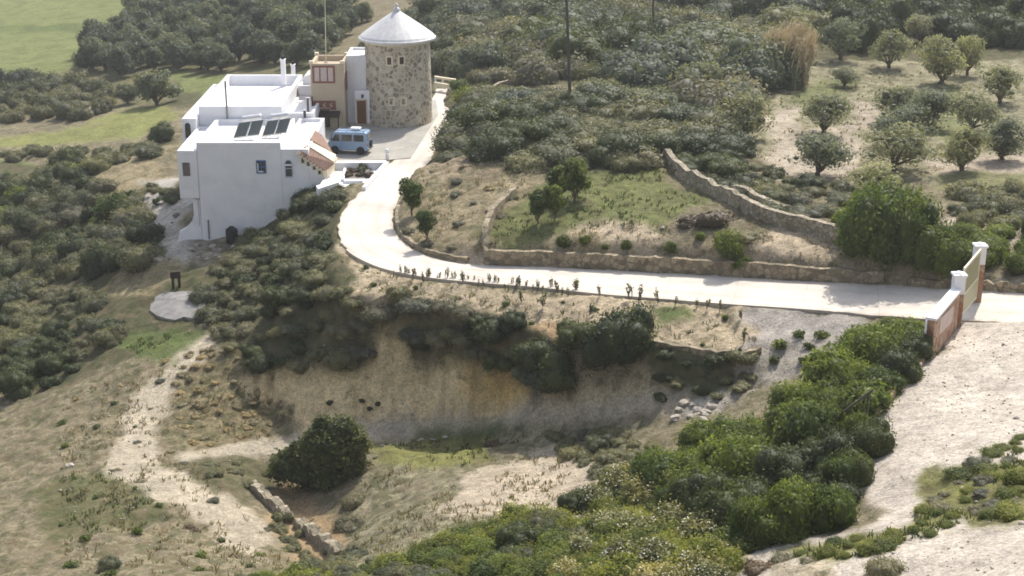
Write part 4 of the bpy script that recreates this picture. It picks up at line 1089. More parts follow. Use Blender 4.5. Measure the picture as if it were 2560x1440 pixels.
def pillar(x, y, zb, zt, label):
    p = empty('gate_pillar', (x, y, zb), 0, label, 'gate pillar', 'gate pillars')
    MB().box(-.30, .30, -.30, .30, -.6, (zt - zb) * .62).build('shaft', 'redstone', p, bevel=.01)
    MB().box(-.31, .31, -.31, .31, (zt - zb) * .62 + .002, zt - zb - .16).build('upper_shaft', 'white', p, bevel=.02)
    MB().box(-.38, .38, -.38, .38, zt - zb - .158, zt - zb - .03).lathe([(.38, zt - zb - .03), (.26, zt - zb + .05), (.05, zt - zb + .09)], 0, 0, 4).build('cap', 'white', p, bevel=.02)
    return p
gx1, gy1 = gp1 + .16, 80.9
pillar(gx1, gy1, 1.9, pz(2385, 682, 80.9)[1], 'white capped gate pillar joining the red stone wall and the ivory gate')
gx2, gy2 = gx1 + 2.4, gy1 + 4.4
pillar(gx2, gy2, 2.2, 5.35, 'far white capped gate pillar beyond the ivory gate')
gt = empty('metal_gate', (gx1 + .35, gy1 + .35, 2.1), math.atan2(gy2 - gy1, gx2 - gx1), 'tall ivory framed metal gate leaf with golden infill beside the pillar', 'gate')
GL = math.hypot(gx2 - gx1, gy2 - gy1) - .95
MB().box(0, .12, -.05, .05, .02, 3.1).box(GL - .12, GL, -.05, .05, .02, 3.1).box(.12, GL - .12, -.05, .05, 2.95, 3.1).box(.12, GL - .12, -.04, .04, .1, .24).box(.12, GL - .12, -.035, .035, 1.3, 1.4).build('frame', 'ivory', gt)
bars = MB()
k = .3
while k < GL - .15:
    bars.box(k - .02, k + .02, -.02, .02, 1.4, 2.96); k += .17
bars.build('bars', 'gold', gt)
MB().box(.125, GL - .125, -.015, .015, .245, 1.295).build('lower_panel', 'gold', gt)
MB().tube((.35, -.06, 2.3), (.35, .06, 2.3), .16, n=14).build('ornament', 'ivory', gt)
# stone edging following the dirt road down from the gate wall
se = [at_z(2310, 905, 2.2), at_z(2280, 945, 2.4), at_z(2235, 985, 2.6), at_z(2185, 1030, 2.7)]
wall_path('road_edging', densify([(a, b, zg(a, b) - .05) for a, b in se], .35), .42, .35, 'redstone', 'low broken red stone edging on the left side of the pale dirt road', rag=.12, seed=21)
# weathered leaning board by the dirt road
x, y, z = hit(2150, 1085)
zz = zg(x, y)
lb = empty('leaning_board', (x, y, zz), 0, 'grey weathered plank leaning in the bushes beside the pale dirt road', 'plank')
MB().hexa([(-.9,-.05,1.0),(-.85,.05,1.0),(.55,.35,2.0),(.5,.22,2.0)], [(-.92,-.05,1.1),(-.87,.05,1.1),(.53,.35,2.14),(.48,.22,2.14)]).build('board', 'greywood', lb)
MB().tube((.3, .25, -.3), (.3, .25, 1.85), .05).build('stake', 'greywood', lb)

# ------------------------------------------------------------------ poles
def pole(px, pyb, pxt, Y, h, r, label, arms):
    x, z = pz(px, pyb, Y)
    g = zg(x, Y)
    p = empty('utility_pole', (x, Y, g), 0, label, 'utility pole', 'utility poles on the hillside')
    lean = (pxt - px) / F * Y * 1.02
    MB().tube((0, 0, -.5), (lean * h / 9.0, 0, h), r, r * .72, n=10).build('pole', 'greywood', p)
    a = MB(); a.box(lean * h / 9 - .7, lean * h / 9 + .7, -.06, .06, h - .6, h - .48); a.build('crossarm', 'greywood', p)
    b = MB()
    for q in (-.6, 0, .6): b.lathe([(.01, h - .47), (.05, h - .45), (.06, h - .38), (.02, h - .3)], lean * h / 9 + q, 0, 8)
    b.build('insulators', 'ivory', p)
    return p
pole(1427, 262, 1414, 131.0, 10.8, .16, 'nearer dark wooden utility pole in the scrub right of the round tower', 1)
pole(1633, 75, 1630, 176.0, 9.5, .15, 'farther wooden utility pole high on the scrub hillside', 1)

# ------------------------------------------------------------------ odds and ends
x, y = at_z(580, 612, -5.9); zz = zg(x, y)
bt = empty('black_water_tank', (x, 121.2, zg(x, 121.2) - .05), 0, 'black plastic water tank against the foot of the white house wall', 'water tank')
MB().lathe([(.02,0),(.46,0),(.5,.08),(.5,.4),(.47,.43),(.5,.46),(.5,.8),(.47,.83),(.5,.86),(.48,1.12),(.3,1.26),(.02,1.28)], 0, 0, 28).build('tank', 'black', bt, smooth=False)
MB().lathe([(.02,1.26),(.2,1.27),(.2,1.36),(.02,1.38)], 0, 0, 18).build('lid', 'black', bt)
x, y, z = hit(442, 720)
dp = empty('timber_frame', (x, y, zg(x, y)), R(12), 'small dark timber post frame on the slope above the grey cement pad', 'timber frame')
MB().box(-.36, -.16, -.12, .12, -.2, 1.2).build('post', 'darkwood', dp); MB().box(.12, .32, -.12, .12, -.2, 1.1).build('post', 'darkwood', dp)
MB().box(-.42, .36, -.14, .14, .75, 1.28).build('crossboard', 'darkwood', dp)
# cement pad
pd = [hit(a, b) for a, b in ((374,778),(377,765),(386,756),(388,748),(402,742),(418,735),(436,737),(455,733),(478,737),(497,734),(509,741),(506,752),(514,765),(503,778),(505,790),(482,797),(460,795),(438,804),(412,802),(392,795))]
zc = max(zg(p[0], p[1]) for p in pd) + .03
pmb = MB(); c0 = np.mean([p[:2] for p in pd], axis=0)
npd = len(pd)
topz = [zg(p[0], p[1]) + .16 for p in pd]
cz = sum(topz) / npd
pmb.add([(p[0], p[1], t) for p, t in zip(pd, topz)] + [(c0[0], c0[1], max(cz, zg(c0[0], c0[1]) + .2))] + [(p[0], p[1], t - .8) for p, t in zip(pd, topz)],
        [(i, (i + 1) % npd, npd) for i in range(npd)] + [(i + npd + 1, (i + 1) % npd + npd + 1, (i + 1) % npd, i) for i in range(npd)])
tag(pmb.build('cement_pad', 'path'), 'pale grey cement pad on the slope below the white house', 'slab')
# loose rocks by the house corner and the track
def rock_mesh(seed, n=2):
    import bmesh
    bm = bmesh.new(); bmesh.ops.create_icosphere(bm, subdivisions=n, radius=1)
    rn = np.random.RandomState(seed); a = rn.rand(3) * 9
    for v in bm.verts:
        q = v.co; k = 1 + .35 * float(vnoise(q.x * 1.3 + a[0], q.y * 1.3 + q.z * 1.7 + a[1], seed)) + .15 * float(vnoise(q.x * 3, q.z * 3 + q.y * 2, seed + 3))
        v.co = q * k; v.co.z *= .62
    me = bpy.data.meshes.new('rock'); bm.to_mesh(me); bm.free(); return me
RK = [rock_mesh(s) for s in range(5)]
def rock(x, y, r, mat, label, group, i):
    me = RK[i % 5].copy() if False else RK[i % 5]
    if not me.materials: me.materials.append(M['boulder'])
    o = bpy.data.objects.new('rock', me); COL.objects.link(o)
    o.location = (x, y, zg(x, y) + r * .1); o.scale = (r, r * .9, r * .8); o.rotation_euler = (0, 0, i * 1.7)
    if mat != 'boulder': o.material_slots[0].link = 'OBJECT'; o.material_slots[0].material = M[mat]
    return tag(o, label, 'rock', group)
random.seed(4)
for i in range(26):
    a, b = 470 + random.random() * 130, 612 + random.random() * 50
    x, y, _ = hit(a, b); rock(x, y, .12 + .22 * random.random(), 'boulder' if i % 3 else 'darkstone', 'grey rock in the rubble heap at the foot of the white house wall', 'rubble rocks below the house', i)
for i in range(22):
    a, b = 372 + random.random() * 70, 460 + random.random() * 195
    x, y, _ = hit(a, b); rock(x, y, .15 + .3 * random.random() ** 2, 'boulder' if i % 4 else 'darkstone', 'pale rock on the stony gully left of the white house', 'rocks in the stony gully left of the house', i)
for i, (a, b) in enumerate([(1700,1025),(1725,1040),(1745,1022),(1765,1035),(1690,1045),(1780,1015),(1735,1012),(1758,1050),(1710,1008)]):
    x, y, _ = hit(a, b); rock(x, y, .22 + .16 * random.random(), 'boulder', 'pale rock at the right end of the track below the ramp', 'rocks at the foot of the ramp', i)
for i in range(10):
    a = 950 + i * 17 + random.random() * 12; b = 1112 - i * 2.2 + random.random() * 6
    x, y, _ = hit(a, b); rock(x, y, .10 + .1 * random.random(), 'boulder', 'small pale rock along the near edge of the earth track', 'rocks along the track edge', i)
x, y, _ = hit(175, 1165); rock(x, y, .32, 'boulder', 'pale flat rock near the left edge of the dry slope', None, 3)
x, y, _ = hit(1245, 1425); 
# ------------------------------------------------------------------ foliage
def leaf_arrays(rng, cen, nrm, size, tint, elong=1.5):
    """rhombic leaf sprays: centres, facing, size -> verts, quads"""
    n = len(cen)
    r = rng.randn(n, 3); t = np.cross(nrm, r); t /= np.linalg.norm(t, axis=1)[:, None] + 1e-9
    b = np.cross(nrm, t)
    s = size[:, None]
    q = np.stack([cen - t * s * elong * .5, cen + b * s * .42, cen + t * s * elong * .5, cen - b * s * .42], 1)
    q[:, 1] += nrm * s * .12; q[:, 3] += nrm * s * .12
    return q.reshape(-1, 3), np.arange(n * 4).reshape(-1, 4), np.repeat(tint, 4)
_ico = {}
def ico(sub):
    if sub not in _ico:
        import bmesh
        bm = bmesh.new(); bmesh.ops.create_icosphere(bm, subdivisions=sub, radius=1)
        _ico[sub] = (np.array([v.co[:] for v in bm.verts]), np.array([[v.index for v in f.verts] for f in bm.faces])); bm.free()
    return _ico[sub]
def crown(seed, lobes, n, leaf, core=.80, up=.35, droop=0, elong=1.5, gaps=0.0, spike=0.0):
    """foliage crown: lobes [(cx,cy,cz,rx,ry,rz)], n leaf sprays spread over and through them"""
    rng = np.random.RandomState(seed)
    lo = np.array(lobes, float)
    area = (lo[:, 3] * lo[:, 4] * lo[:, 5]) ** (2 / 3); pk = area / area.sum()
    k = rng.choice(len(lo), n, p=pk)
    d = rng.randn(n, 3); d[:, 2] += up * .8; d /= np.linalg.norm(d, axis=1)[:, None]
    bmp = 1 + .22 * vnoise(d[:, 0] * 2.4 + k * 7.1, d[:, 1] * 2.4 + d[:, 2] * 2.1 + k * 3.3, seed) + .12 * vnoise(d[:, 0] * 6 + k, d[:, 1] * 6 + d[:, 2] * 5, seed + 1)
    rad = bmp * (1 - np.abs(rng.randn(n)) * .13) + spike * np.maximum(0, rng.randn(n)) * .25
    cen = lo[k, :3] + d * lo[k, 3:] * rad[:, None]
    if gaps:
        keep = vnoise(cen[:, 0] * 1.3, cen[:, 1] * 1.3 + cen[:, 2] * 1.6, seed + 9) > -1 + gaps
        cen, d, k, rad = cen[keep], d[keep], k[keep], rad[keep]; n = len(cen)
    nr = d * .9 + rng.randn(n, 3) * .55; nr[:, 2] += .25; nr /= np.linalg.norm(nr, axis=1)[:, None]
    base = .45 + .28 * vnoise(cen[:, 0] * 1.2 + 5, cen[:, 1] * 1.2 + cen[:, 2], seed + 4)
    tint = np.clip(base + (rad - 1) * .9 + rng.randn(n) * .13, 0, 1)  # tint falls inside the crown and rises towards its outer leaves
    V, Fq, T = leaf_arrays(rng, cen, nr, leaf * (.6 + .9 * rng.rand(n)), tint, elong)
    tris = []
    vs, ts = [V], [T]; off = len(V); quads = [Fq]
    if core:
        iv, iff = ico(2)
        for j, l in enumerate(lo):
            q = iv * (1 + .16 * vnoise(iv[:, 0] * 2.4 + j * 7.1, iv[:, 1] * 2.4 + iv[:, 2] * 2.1 + j * 3.3, seed))[:, None]
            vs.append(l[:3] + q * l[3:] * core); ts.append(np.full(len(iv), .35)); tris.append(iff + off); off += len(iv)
    return np.concatenate(vs), np.concatenate(quads), (np.concatenate(tris) if tris else np.zeros((0, 3), int)), np.concatenate(ts)
def leaf_mesh(name, parts, mat):
    V, Q4, T3, t = parts
    me = bpy.data.meshes.new(name)
    me.vertices.add(len(V)); me.vertices.foreach_set('co', V.astype(np.float32).ravel())
    nl = len(Q4) * 4 + len(T3) * 3
    me.loops.add(nl); me.loops.foreach_set('vertex_index', np.r_[Q4.ravel(), T3.ravel()].astype(np.int32))
    me.polygons.add(len(Q4) + len(T3))
    me.polygons.foreach_set('loop_start', np.r_[np.arange(len(Q4)) * 4, len(Q4) * 4 + np.arange(len(T3)) * 3].astype(np.int32))
    me.update(calc_edges=True)
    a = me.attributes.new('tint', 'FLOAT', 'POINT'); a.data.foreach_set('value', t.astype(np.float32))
    me.materials.append(M[mat] if isinstance(mat, str) else mat)
    return me
def join_parts(L_):
    off = 0; V, Q4, T3, t = [], [], [], []
    for a, b, c, d in L_:
        V.append(a); Q4.append(b + off); T3.append(c + off); t.append(d); off += len(a)
    return np.concatenate(V), np.concatenate(Q4), np.concatenate(T3), np.concatenate(t)
def bush_lobes(rng, n, w=1.0, h=.8, sink=.1):
    """lobes of a bush of unit radius"""
    out = [(0, 0, h * .48 - sink, .72 * w, .72 * w, h * .52)]
    for i in range(n):
        a = rng.rand() * 6.28; r = (.35 + .35 * rng.rand()) * w; s = .28 + .24 * rng.rand()
        out.append((math.cos(a) * r, math.sin(a) * r, h * (.22 + .5 * rng.rand()) - sink, s, s, s * (.75 + .3 * rng.rand())))
    return out
PRO = {}
def proto(kind, nvar, fn):
    PRO[kind] = [fn(s) for s in range(nvar)]
def mk_bush(kind, mat, n, leaf, lob=7, w=1.0, h=.85, **kw):
    def f(s):
        rng = np.random.RandomState(hash_name(kind) + s)
        return leaf_mesh(kind + '_crown', crown(hash_name(kind) + s, bush_lobes(rng, lob, w, h), n, leaf, **kw), mat)
    return f
def hash_name(k): return sum(ord(c) * (i + 1) for i, c in enumerate(k)) % 9973
proto('scrub_bush', 6, mk_bush('scrub_bush', 'scrub', 3600, .056, 14, h=.85, core=.76, spike=.4))
proto('heath_bush', 5, mk_bush('heath_bush', 'heath', 3200, .055, 13, h=.7, core=.74, spike=.5))
proto('dark_bush', 4, mk_bush('dark_bush', 'dark', 4200, .052, 14, h=1.15, core=.8, spike=.3))
proto('fresh_bush', 5, mk_bush('fresh_bush', 'bright', 3400, .07, 13, h=1.2, core=.72, spike=.6, elong=1.9))
proto('hedge_bush', 5, mk_bush('hedge_bush', 'hedge', 4200, .06, 12, h=1.1, core=.68, spike=1.6, elong=2.4))
proto('brown_bush', 3, mk_bush('brown_bush', 'brownleaf', 1200, .075, 6, h=.6))
proto('big_bush', 5, mk_bush('big_bush', 'bright', 8000, .050, 30, h=1.2, core=.72, spike=.55, elong=2.0))
proto('small_plant', 5, mk_bush('small_plant', 'bright', 260, .2, 3, h=1.1, core=.5, spike=.6))
proto('dry_clump', 4, mk_bush('dry_clump', 'straw', 700, .10, 5, h=.55, core=.7))
proto('forest_bush', 6, mk_bush('forest_bush', 'forest', 3600, .06, 14, h=1.2, core=.76, spike=.3))
proto('mop', 1, mk_bush('mop', 'scrub', 4200, .05, 0, w=1.3, h=1.9, core=.9))

# trees: tapered trunk with limbs, and a crown of many lobes
def limb(mb, p, q, r0, r1, seg=3, wob=.12, rng=None):
    p, q = np.array(p, float), np.array(q, float); prev = p
    for i in range(1, seg + 1):
        t = i / seg; c = p + (q - p) * t + (rng.randn(3) * wob * np.linalg.norm(q - p) * .3 if i < seg else 0)
        mb.tube(prev, c, r0 + (r1 - r0) * (i - 1) / seg, r0 + (r1 - r0) * t, 7); prev = c
def make_tree(s, kind, mat, H=3.5, Rr=2.2, trunk_h=.5, n=5600, leaf=.11, nl=19, gaps=.7, core=.28, tr=.16, flat=.62):
    rng = np.random.RandomState(hash_name(kind) * 3 + s)
    lobes = []; mb = MB()
    fork = np.array([rng.randn() * .08, rng.randn() * .08, trunk_h * .55])
    limb(mb, (0, 0, -.3), fork, tr * 1.25, tr, 2, .1, rng)
    for i in range(nl):
        a = 6.28 * (i / nl) * 2.4 + rng.rand() * .6
        f = rng.rand() ** .6
        z = trunk_h + (H - trunk_h) * (.22 + .56 * rng.rand())
        k = math.sqrt(max(.1, 1 - ((z - trunk_h) / (H - trunk_h) - .38) ** 2 * 2.2))
        r = Rr * .68 * f * k
        s_ = Rr * (.22 + .24 * rng.rand())
        c = (math.cos(a) * r, math.sin(a) * r, z); lobes.append((*c, s_, s_, s_ * (.72 + .2 * rng.rand())))
        if i < 7: limb(mb, fork, (c[0] * .8, c[1] * .8, c[2] - s_ * .2), tr * .62, .03, 3, .25, rng)
    lobes.append((0, 0, trunk_h + (H - trunk_h) * .5, Rr * .55, Rr * .55, (H - trunk_h) * .42))
    me = leaf_mesh(kind + '_crown', crown(hash_name(kind) + s, lobes, n, leaf, core=core, up=.2, gaps=gaps), mat)
    tm = bpy.data.meshes.new(kind + '_trunk'); tm.from_pydata(mb.v, [], mb.f); tm.update(); tm.materials.append(M['bark'])
    return me, tm
TREES = {'olive_tree': [make_tree(s, 'olive_tree', 'olive') for s in range(6)],
         'forest_tree': [make_tree(s, 'forest_tree', 'forest', 4.0, 2.4, .35, 3200, .17, 13, .12, .66, .18) for s in range(6)],
         'fresh_tree': [make_tree(s, 'fresh_tree', 'bright', 3.6, 1.5, .8, 3600, .13, 12, .3, .55, .09) for s in range(3)],
         'sapling': [make_tree(s, 'sapling', 'olive', .95, .2, .15, 42, .075, 5, 0, .0, .012) for s in range(6)]}
_cnt = [0]
def scale_of(px, py, Y): return F / (Y * CP + (CAMZ - 0) * SP)
def put_bush(kind, x, y, r, h=1.0, label=None, name='bush', cat='bush', group=None, sink=.12, z=None, ry=1.0):
    _cnt[0] += 1; i = _cnt[0]
    me = PRO[kind][(i * 7 + 3) % len(PRO[kind])]
    o = bpy.data.objects.new(name, me); COL.objects.link(o)
    o.location = (x, y, (zg(x, y) if z is None else z) - sink * r)
    o.scale = (r, r * ry, r * h); o.rotation_euler = (0, 0, (i * 2.399) % 6.283)
    return tag(o, label, cat, group)
def put_tree(kind, x, y, s=1.0, label=None, name=None, cat='tree', group=None, sz=1.0):
    _cnt[0] += 1; i = _cnt[0]
    cm, tm = TREES[kind][(i * 5 + 1) % len(TREES[kind])]
    r = empty(name or kind, (x, y, zg(x, y) - .05), (i * 2.399) % 6.283, label, cat, group)
    r.scale = (s, s, s * sz)
    a = bpy.data.objects.new('trunk', tm); COL.objects.link(a); a.parent = r
    b = bpy.data.objects.new('crown', cm); COL.objects.link(b); b.parent = r
    return r
def pxr(Y, px): return px / F * (Y * CP + CAMZ * SP) * .96   # radius in metres of a size in photo pixels at distance Y

# --- single trees and bushes one can point to
def bush_at(kind, cx, base, rpx, hf, label, cat='bush', name='bush', y0=38, ry=1.0, group=None):
    """base = photo row where the bush meets the ground, rpx = half its width in the photo"""
    x, y, z = hit(cx, base, y0); r = pxr(y, rpx)
    return put_bush(kind, x, y + r * .55, r, hf, label, name, cat, group, ry=ry)
def tree_at(kind, cx, base, rpx, hpx, label, name='tree', cat='tree', R0=1.9, H0=3.6, group=None):
    x, y, z = hit(cx, base); s = pxr(y, rpx) * (1.15 if kind == 'olive_tree' else 1) / R0; hz = pxr(y, hpx) / H0 / s
    return put_tree(kind, x, y, s, label, name, cat, group, hz)
OL = [(1862,345,68,120,'olive tree with a broad crown at the left edge of the orchard'),
(1835,270,62,85,'greyer olive tree behind the leftmost orchard tree'),
(2060,335,68,120,'wide olive tree in the middle of the pale orchard clearing'),
(2045,440,66,125,'olive tree with two thin trunks at the near end of the orchard'),
(2222,172,50,108,'single round olive tree with a clear dark trunk in front of the dark wood'),
(2098,150,56,118,'tall grey green tree right of the tan reed clump'),
(2345,210,66,130,'olive tree at the far right beneath the dark wood'),
(2300,110,50,90,'paler tree rising at the edge of the dark wood'),
(2245,300,60,100,'left tree of the pair in the right half of the orchard'),
(2315,320,62,115,'right tree of the pair in the right half of the orchard'),
(2255,365,72,110,'olive tree in front of the tree pair in the orchard'),
(2240,430,80,130,'broad olive tree at the near right of the orchard'),
(2405,430,62,125,'olive tree near the right edge beside the yellow field'),
(2420,190,40,120,'slim olive tree on the far right by the bare strip'),
(2112,215,38,55,'low grey shrub like tree behind the middle orchard tree'),
(2190,480,60,80,'dense green tree just behind the big bush above the gate'),
(2430,325,60,115,'olive tree on the right beyond the tree pair'),
(2500,260,52,110,'olive tree outermost on the right in the back row'),(2510,400,60,115,'olive tree outermost on the right in the front row')]
for a, b, c, d, l in OL: tree_at('olive_tree', a, b, c, d, l, 'olive_tree', group='olive trees in the orchard')
tree_at('fresh_tree', 1435, 505, 55, 130, 'tall fresh green tree on the terrace beyond the driveway', 'tree', R0=1.5)
tree_at('fresh_tree', 1345, 560, 38, 90, 'small slender green tree left of the tall terrace tree', 'tree', R0=1.5)
tree_at('fresh_tree', 1385, 550, 34, 100, 'narrow darker tree between the two terrace trees', 'tree', R0=1.5)
tree_at('fresh_tree', 1398, 500, 45, 100, 'leafy tree behind and left of the tall terrace tree', 'tree', R0=1.5)
tree_at('fresh_tree', 1030, 535, 42, 100, 'fresh green young tree at the inside of the driveway bend', 'tree', R0=1.5)
tree_at('fresh_tree', 1065, 600, 34, 85, 'smaller young tree in front of the one at the driveway bend', 'tree', R0=1.5)
tree_at('forest_tree', 215, 175, 28, 55, 'lone small tree with a bare stem at the edge of the green field', 'tree', R0=2.2, H0=4.2)
tree_at('forest_tree', 392, 262, 62, 105, 'large round tree left of the house between the two fields', 'tree', R0=2.2, H0=4.2)
tree_at('forest_tree', 320, 258, 40, 60, 'lower tree against the left side of the large round tree', 'tree', R0=2.2, H0=4.2)
tree_at('forest_tree', 300, 195, 48, 95, 'tall dark tree at the left corner of the far wood', 'tree', R0=2.2, H0=4.2)
tree_at('forest_tree', 370, 50, 32, 50, 'dark round tree sticking out of the wood beside the green field', 'tree', R0=2.2, H0=4.2)
tree_at('forest_tree', 905, 55, 34, 60, 'dark tree at the edge of the bare brown slope', 'tree', R0=2.2, H0=4.2)
bush_at('dark_bush', 398, 355, 42, 1.1, 'dark rounded bush at the left corner of the white house')
bush_at('mop', 1213, 222, 27, .78, 'clipped ball shaped bush beside the far end of the drive')
bush_at('fresh_bush', 1160, 262, 42, .9, 'green bush spilling over the drive behind the round tower')
bush_at('fresh_bush', 1150, 225, 30, .8, 'green bush between the white railing and the ball shaped bush')
bush_at('dark_bush', 1825, 455, 72, .75, 'wide dark domed bush at the lower left of the orchard', ry=.8)
bush_at('dark_bush', 1830, 440, 60, .8, 'back part of the domed bush group beside the orchard')
bush_at('brown_bush', 1775, 575, 95, .55, 'wide brown leaved bush under the long pale wall', ry=.7)
bush_at('heath_bush', 1870, 600, 60, .5, 'flat grey green bush right of the brown leaved one')
bush_at('dark_bush', 2025, 475, 50, .7, 'dark round bush at the near edge of the orchard clearing')
bush_at('heath_bush', 1255, 545, 24, .8, 'small grey ball bush by the stone line on the terrace')
bush_at('scrub_bush', 1290, 640, 1, .1, None) if False else None
BIG = [(2190,655,85,1.35),(2270,665,80,1.3),(2330,672,75,1.1),(2230,600,85,1.3),(2140,600,55,1.1),(2370,690,62,1.0)]
for i, (a, b, c, d) in enumerate([(q[0], q[1], q[2] * 1.05, q[3] * 1.2) for q in BIG]):
    bush_at('big_bush', a, b, c, d, ['front left part of the big yellow green bush above the gate','middle front part of the big bush above the gate','right hand lobe of the big bush beside the gate pillar','tall back crown of the big bush above the gate','left shoulder bush leaning over the slope path above the gate','lowest bush touching the gate pillar on its left'][i])
bush_at('fresh_bush', 2108, 560, 28, 1.1, 'small round topped tree like bush left of the big bush')
bush_at('dark_bush', 1540, 990, 108, 1.25, 'large dark round bush standing on the edge of the clay scarp')
bush_at('dark_bush', 1395, 1018, 75, 1.25, 'dark bush hanging over the right end of the clay scarp')
bush_at('dark_bush', 1350, 970, 70, .95, 'blue green bush left of the one hanging over the scarp')
bush_at('dark_bush', 1450, 950, 70, 1.0, 'shadowy bush between the two dark scarp bushes')
bush_at('dark_bush', 695, 785, 52, 1.15, 'dark ball bush standing out on the slope below the house')
for i, (a, b, c, d, l) in enumerate([(1900,1362,72,1.75,'tall shaded bush at the lower left of the green thicket'),(1985,1345,80,1.8,'tall shaded bush at the lower middle of the green thicket'),(2080,1322,72,1.6,'tall bush at the lower right corner of the green thicket by the dirt road'),(1830,1330,60,1.6,'dark bush where the thicket meets the blossoming shrubs'),(2115,1230,62,1.4,'bush on the right edge of the thicket above its lower corner')]):
    bush_at('big_bush', a, b, c, d, l)
# lone carob like bush in the hollow
for i, (a, b, c) in enumerate([(825,1018,11),(905,1022,9),(925,1024,9),(945,1024,10),(1050,905,30),(1180,895,34)]):
    bush_at('dark_bush', a, b, c, 1.0, 'small dark shrub clinging to the clay scarp face', 'shrub', 'shrub', group='shrubs on the clay scarp')
def carob():
    x, y, z = hit(835, 1215); rng = np.random.RandomState(5)
    lobes = [(0,0,2.1,1.75,1.6,1.6),(.2,0,3.3,1.15,1.1,1.05),(-2.75,.1,1.15,1.15,1.0,.95),(-1.5,.3,1.75,1.25,1.1,1.0),(-1.7,-.2,.7,1.3,1.0,.9),(1.15,.1,2.5,.95,.95,1.1),(.95,0,1.2,1.0,.95,.9),(-.4,-.5,.6,1.4,1.1,1.0),(-.9,.2,2.9,.85,.85,.8),(-3.2,.1,.7,.8,.8,.7)]
    for i in range(16):
        a = rng.rand() * 6.28; l = lobes[rng.randint(6)]; s_ = .35 + .3 * rng.rand()
        lobes.append((l[0] + math.cos(a) * l[3] * .8, l[1] - abs(math.sin(a)) * l[4] * .6, l[2] + rng.randn() * .6, s_, s_, s_))
    r = empty('carob_tree', (x, y + .9, zg(x, y + .9) - .35), 0, 'wide rounded dark carob like tree with a low left lobe in the hollow', 'tree')
    o = bpy.data.objects.new('crown', leaf_mesh('carob_crown', crown(55, lobes, 15000, .15, core=.8, spike=.5), 'dark')); COL.objects.link(o); o.parent = r
    mb = MB(); rg = np.random.RandomState(2)
    for q in ((0,0,2.0),(-1.6,0,1.4),(.9,0,1.8)): limb(mb, (-.3,0,-.6), q, .16, .05, 3, .2, rg)
    mb.build('trunk', 'bark', r)
carob()
bush_at('heath_bush', 870, 1330, 55, 1.0, 'grey green bush on the right lip of the gully')
bush_at('heath_bush', 885, 1270, 42, 1.0, 'upper grey bush on the right lip of the gully')
bush_at('scrub_bush', 272, 1425, 36, 1.1, 'small blue green bush low on the dry slope at the bottom left')
bush_at('brown_bush', 470, 1330, 30, .6, 'small dead brown bush on the pale dirt at the bottom left')
bush_at('brown_bush', 1240, 1112, 32, .8, 'small brown bush on the grass at the near edge of the hollow')
bush_at('heath_bush', 1270, 1442, 52, 1.15, 'pale domed cushion bush at the bottom centre edge', y0=30)
bush_at('heath_bush', 2225, 1442, 62, 1.0, 'grey domed cushion bush at the bottom right edge', y0=30)
bush_at('brown_bush', 1905, 1430, 50, .8, 'faded brown bush on the near bank at the bottom right', y0=30)
for i, (a, b, c) in enumerate([(1408,622,20),(1462,628,17),(1512,632,10),(1567,640,17),(1676,642,18),(1822,670,42),(1850,695,26),(1750,600,15),(1845,612,12)]):
    bush_at('fresh_bush', a, b, c, 1.25, ['round green shrub, first from the left on the terrace wall','round green shrub, second from the left on the terrace wall','tiny shrub between the second and third terrace shrubs','round green shrub, third in the row on the terrace','loose green shrub fourth in the row on the terrace','largest bright green shrub above the driveway wall','grey shrub drooping over the wall next to the largest shrub','small shrub on the straw slope of the terrace','tiny dark shrub near the end of the long wall'][i], 'shrub', 'shrub')
# reed clump
def reeds():
    rng = np.random.RandomState(77)
    x, y, z = hit(1955, 215); parts = []
    n = 1500
    bx = rng.uniform(-2.2, 2.1, n) + rng.randn(n) * .3; by = rng.randn(n) * .8
    H = (6.0 - .35 * np.abs(bx - .5) ** 1.5) * (.62 + .42 * rng.rand(n)); H = np.maximum(H, 1)
    lx = bx * .12 + rng.randn(n) * .22 + .6; ly = by * .2 + rng.randn(n) * .2
    V, Fq, T = [], [], []
    for seg in range(3):
        t0, t1 = seg / 3, (seg + 1) / 3
        w0 = .05 * (1 - t0 * .3) + .04; w1 = .05 + .05 * (1 - t1)
        p0 = np.c_[bx + lx * t0 ** 2, by + ly * t0 ** 2, H * t0]; p1 = np.c_[bx + lx * t1 ** 2, by + ly * t1 ** 2, H * t1]
        a = rng.rand(n) * 6.28; dx = np.c_[np.cos(a), np.sin(a), np.zeros(n)]
        q = np.stack([p0 - dx * w0 / 2, p0 + dx * w0 / 2, p1 + dx * w1 / 2, p1 - dx * w1 / 2], 1)
        V.append(q.reshape(-1, 3)); T.append(np.repeat(np.clip(.3 + .5 * t1 + rng.randn(n) * .15, 0, 1), 4))
    V = np.concatenate(V); T = np.concatenate(T)
    # leaf blades
    m = 3800; k = rng.randint(0, n, m); t = .25 + .75 * rng.rand(m)
    c = np.c_[bx[k] + lx[k] * t ** 2, by[k] + ly[k] * t ** 2, H[k] * t] + rng.randn(m, 3) * .09
    nr = rng.randn(m, 3); nr[:, 2] *= .3; nr /= np.linalg.norm(nr, axis=1)[:, None]
    lv, lq, lt = leaf_arrays(rng, c, nr, .24 + .12 * rng.rand(m), np.clip(.5 + .4 * (t - .5) + rng.randn(m) * .15, 0, 1), 2.2)
    allv = np.concatenate([V, lv]); q = np.concatenate([np.arange(len(V)).reshape(-1, 4), lq + len(V)])
    me = leaf_mesh('reed_clump', (allv, q, np.zeros((0, 3), int), np.concatenate([T, lt])), 'reed')
    o = bpy.data.objects.new('reed_clump', me); COL.objects.link(o); o.location = (x, y + .8, z - .1)
    tag(o, 'tall tan dry reed clump at the back left of the orchard', 'reed clump')
reeds()

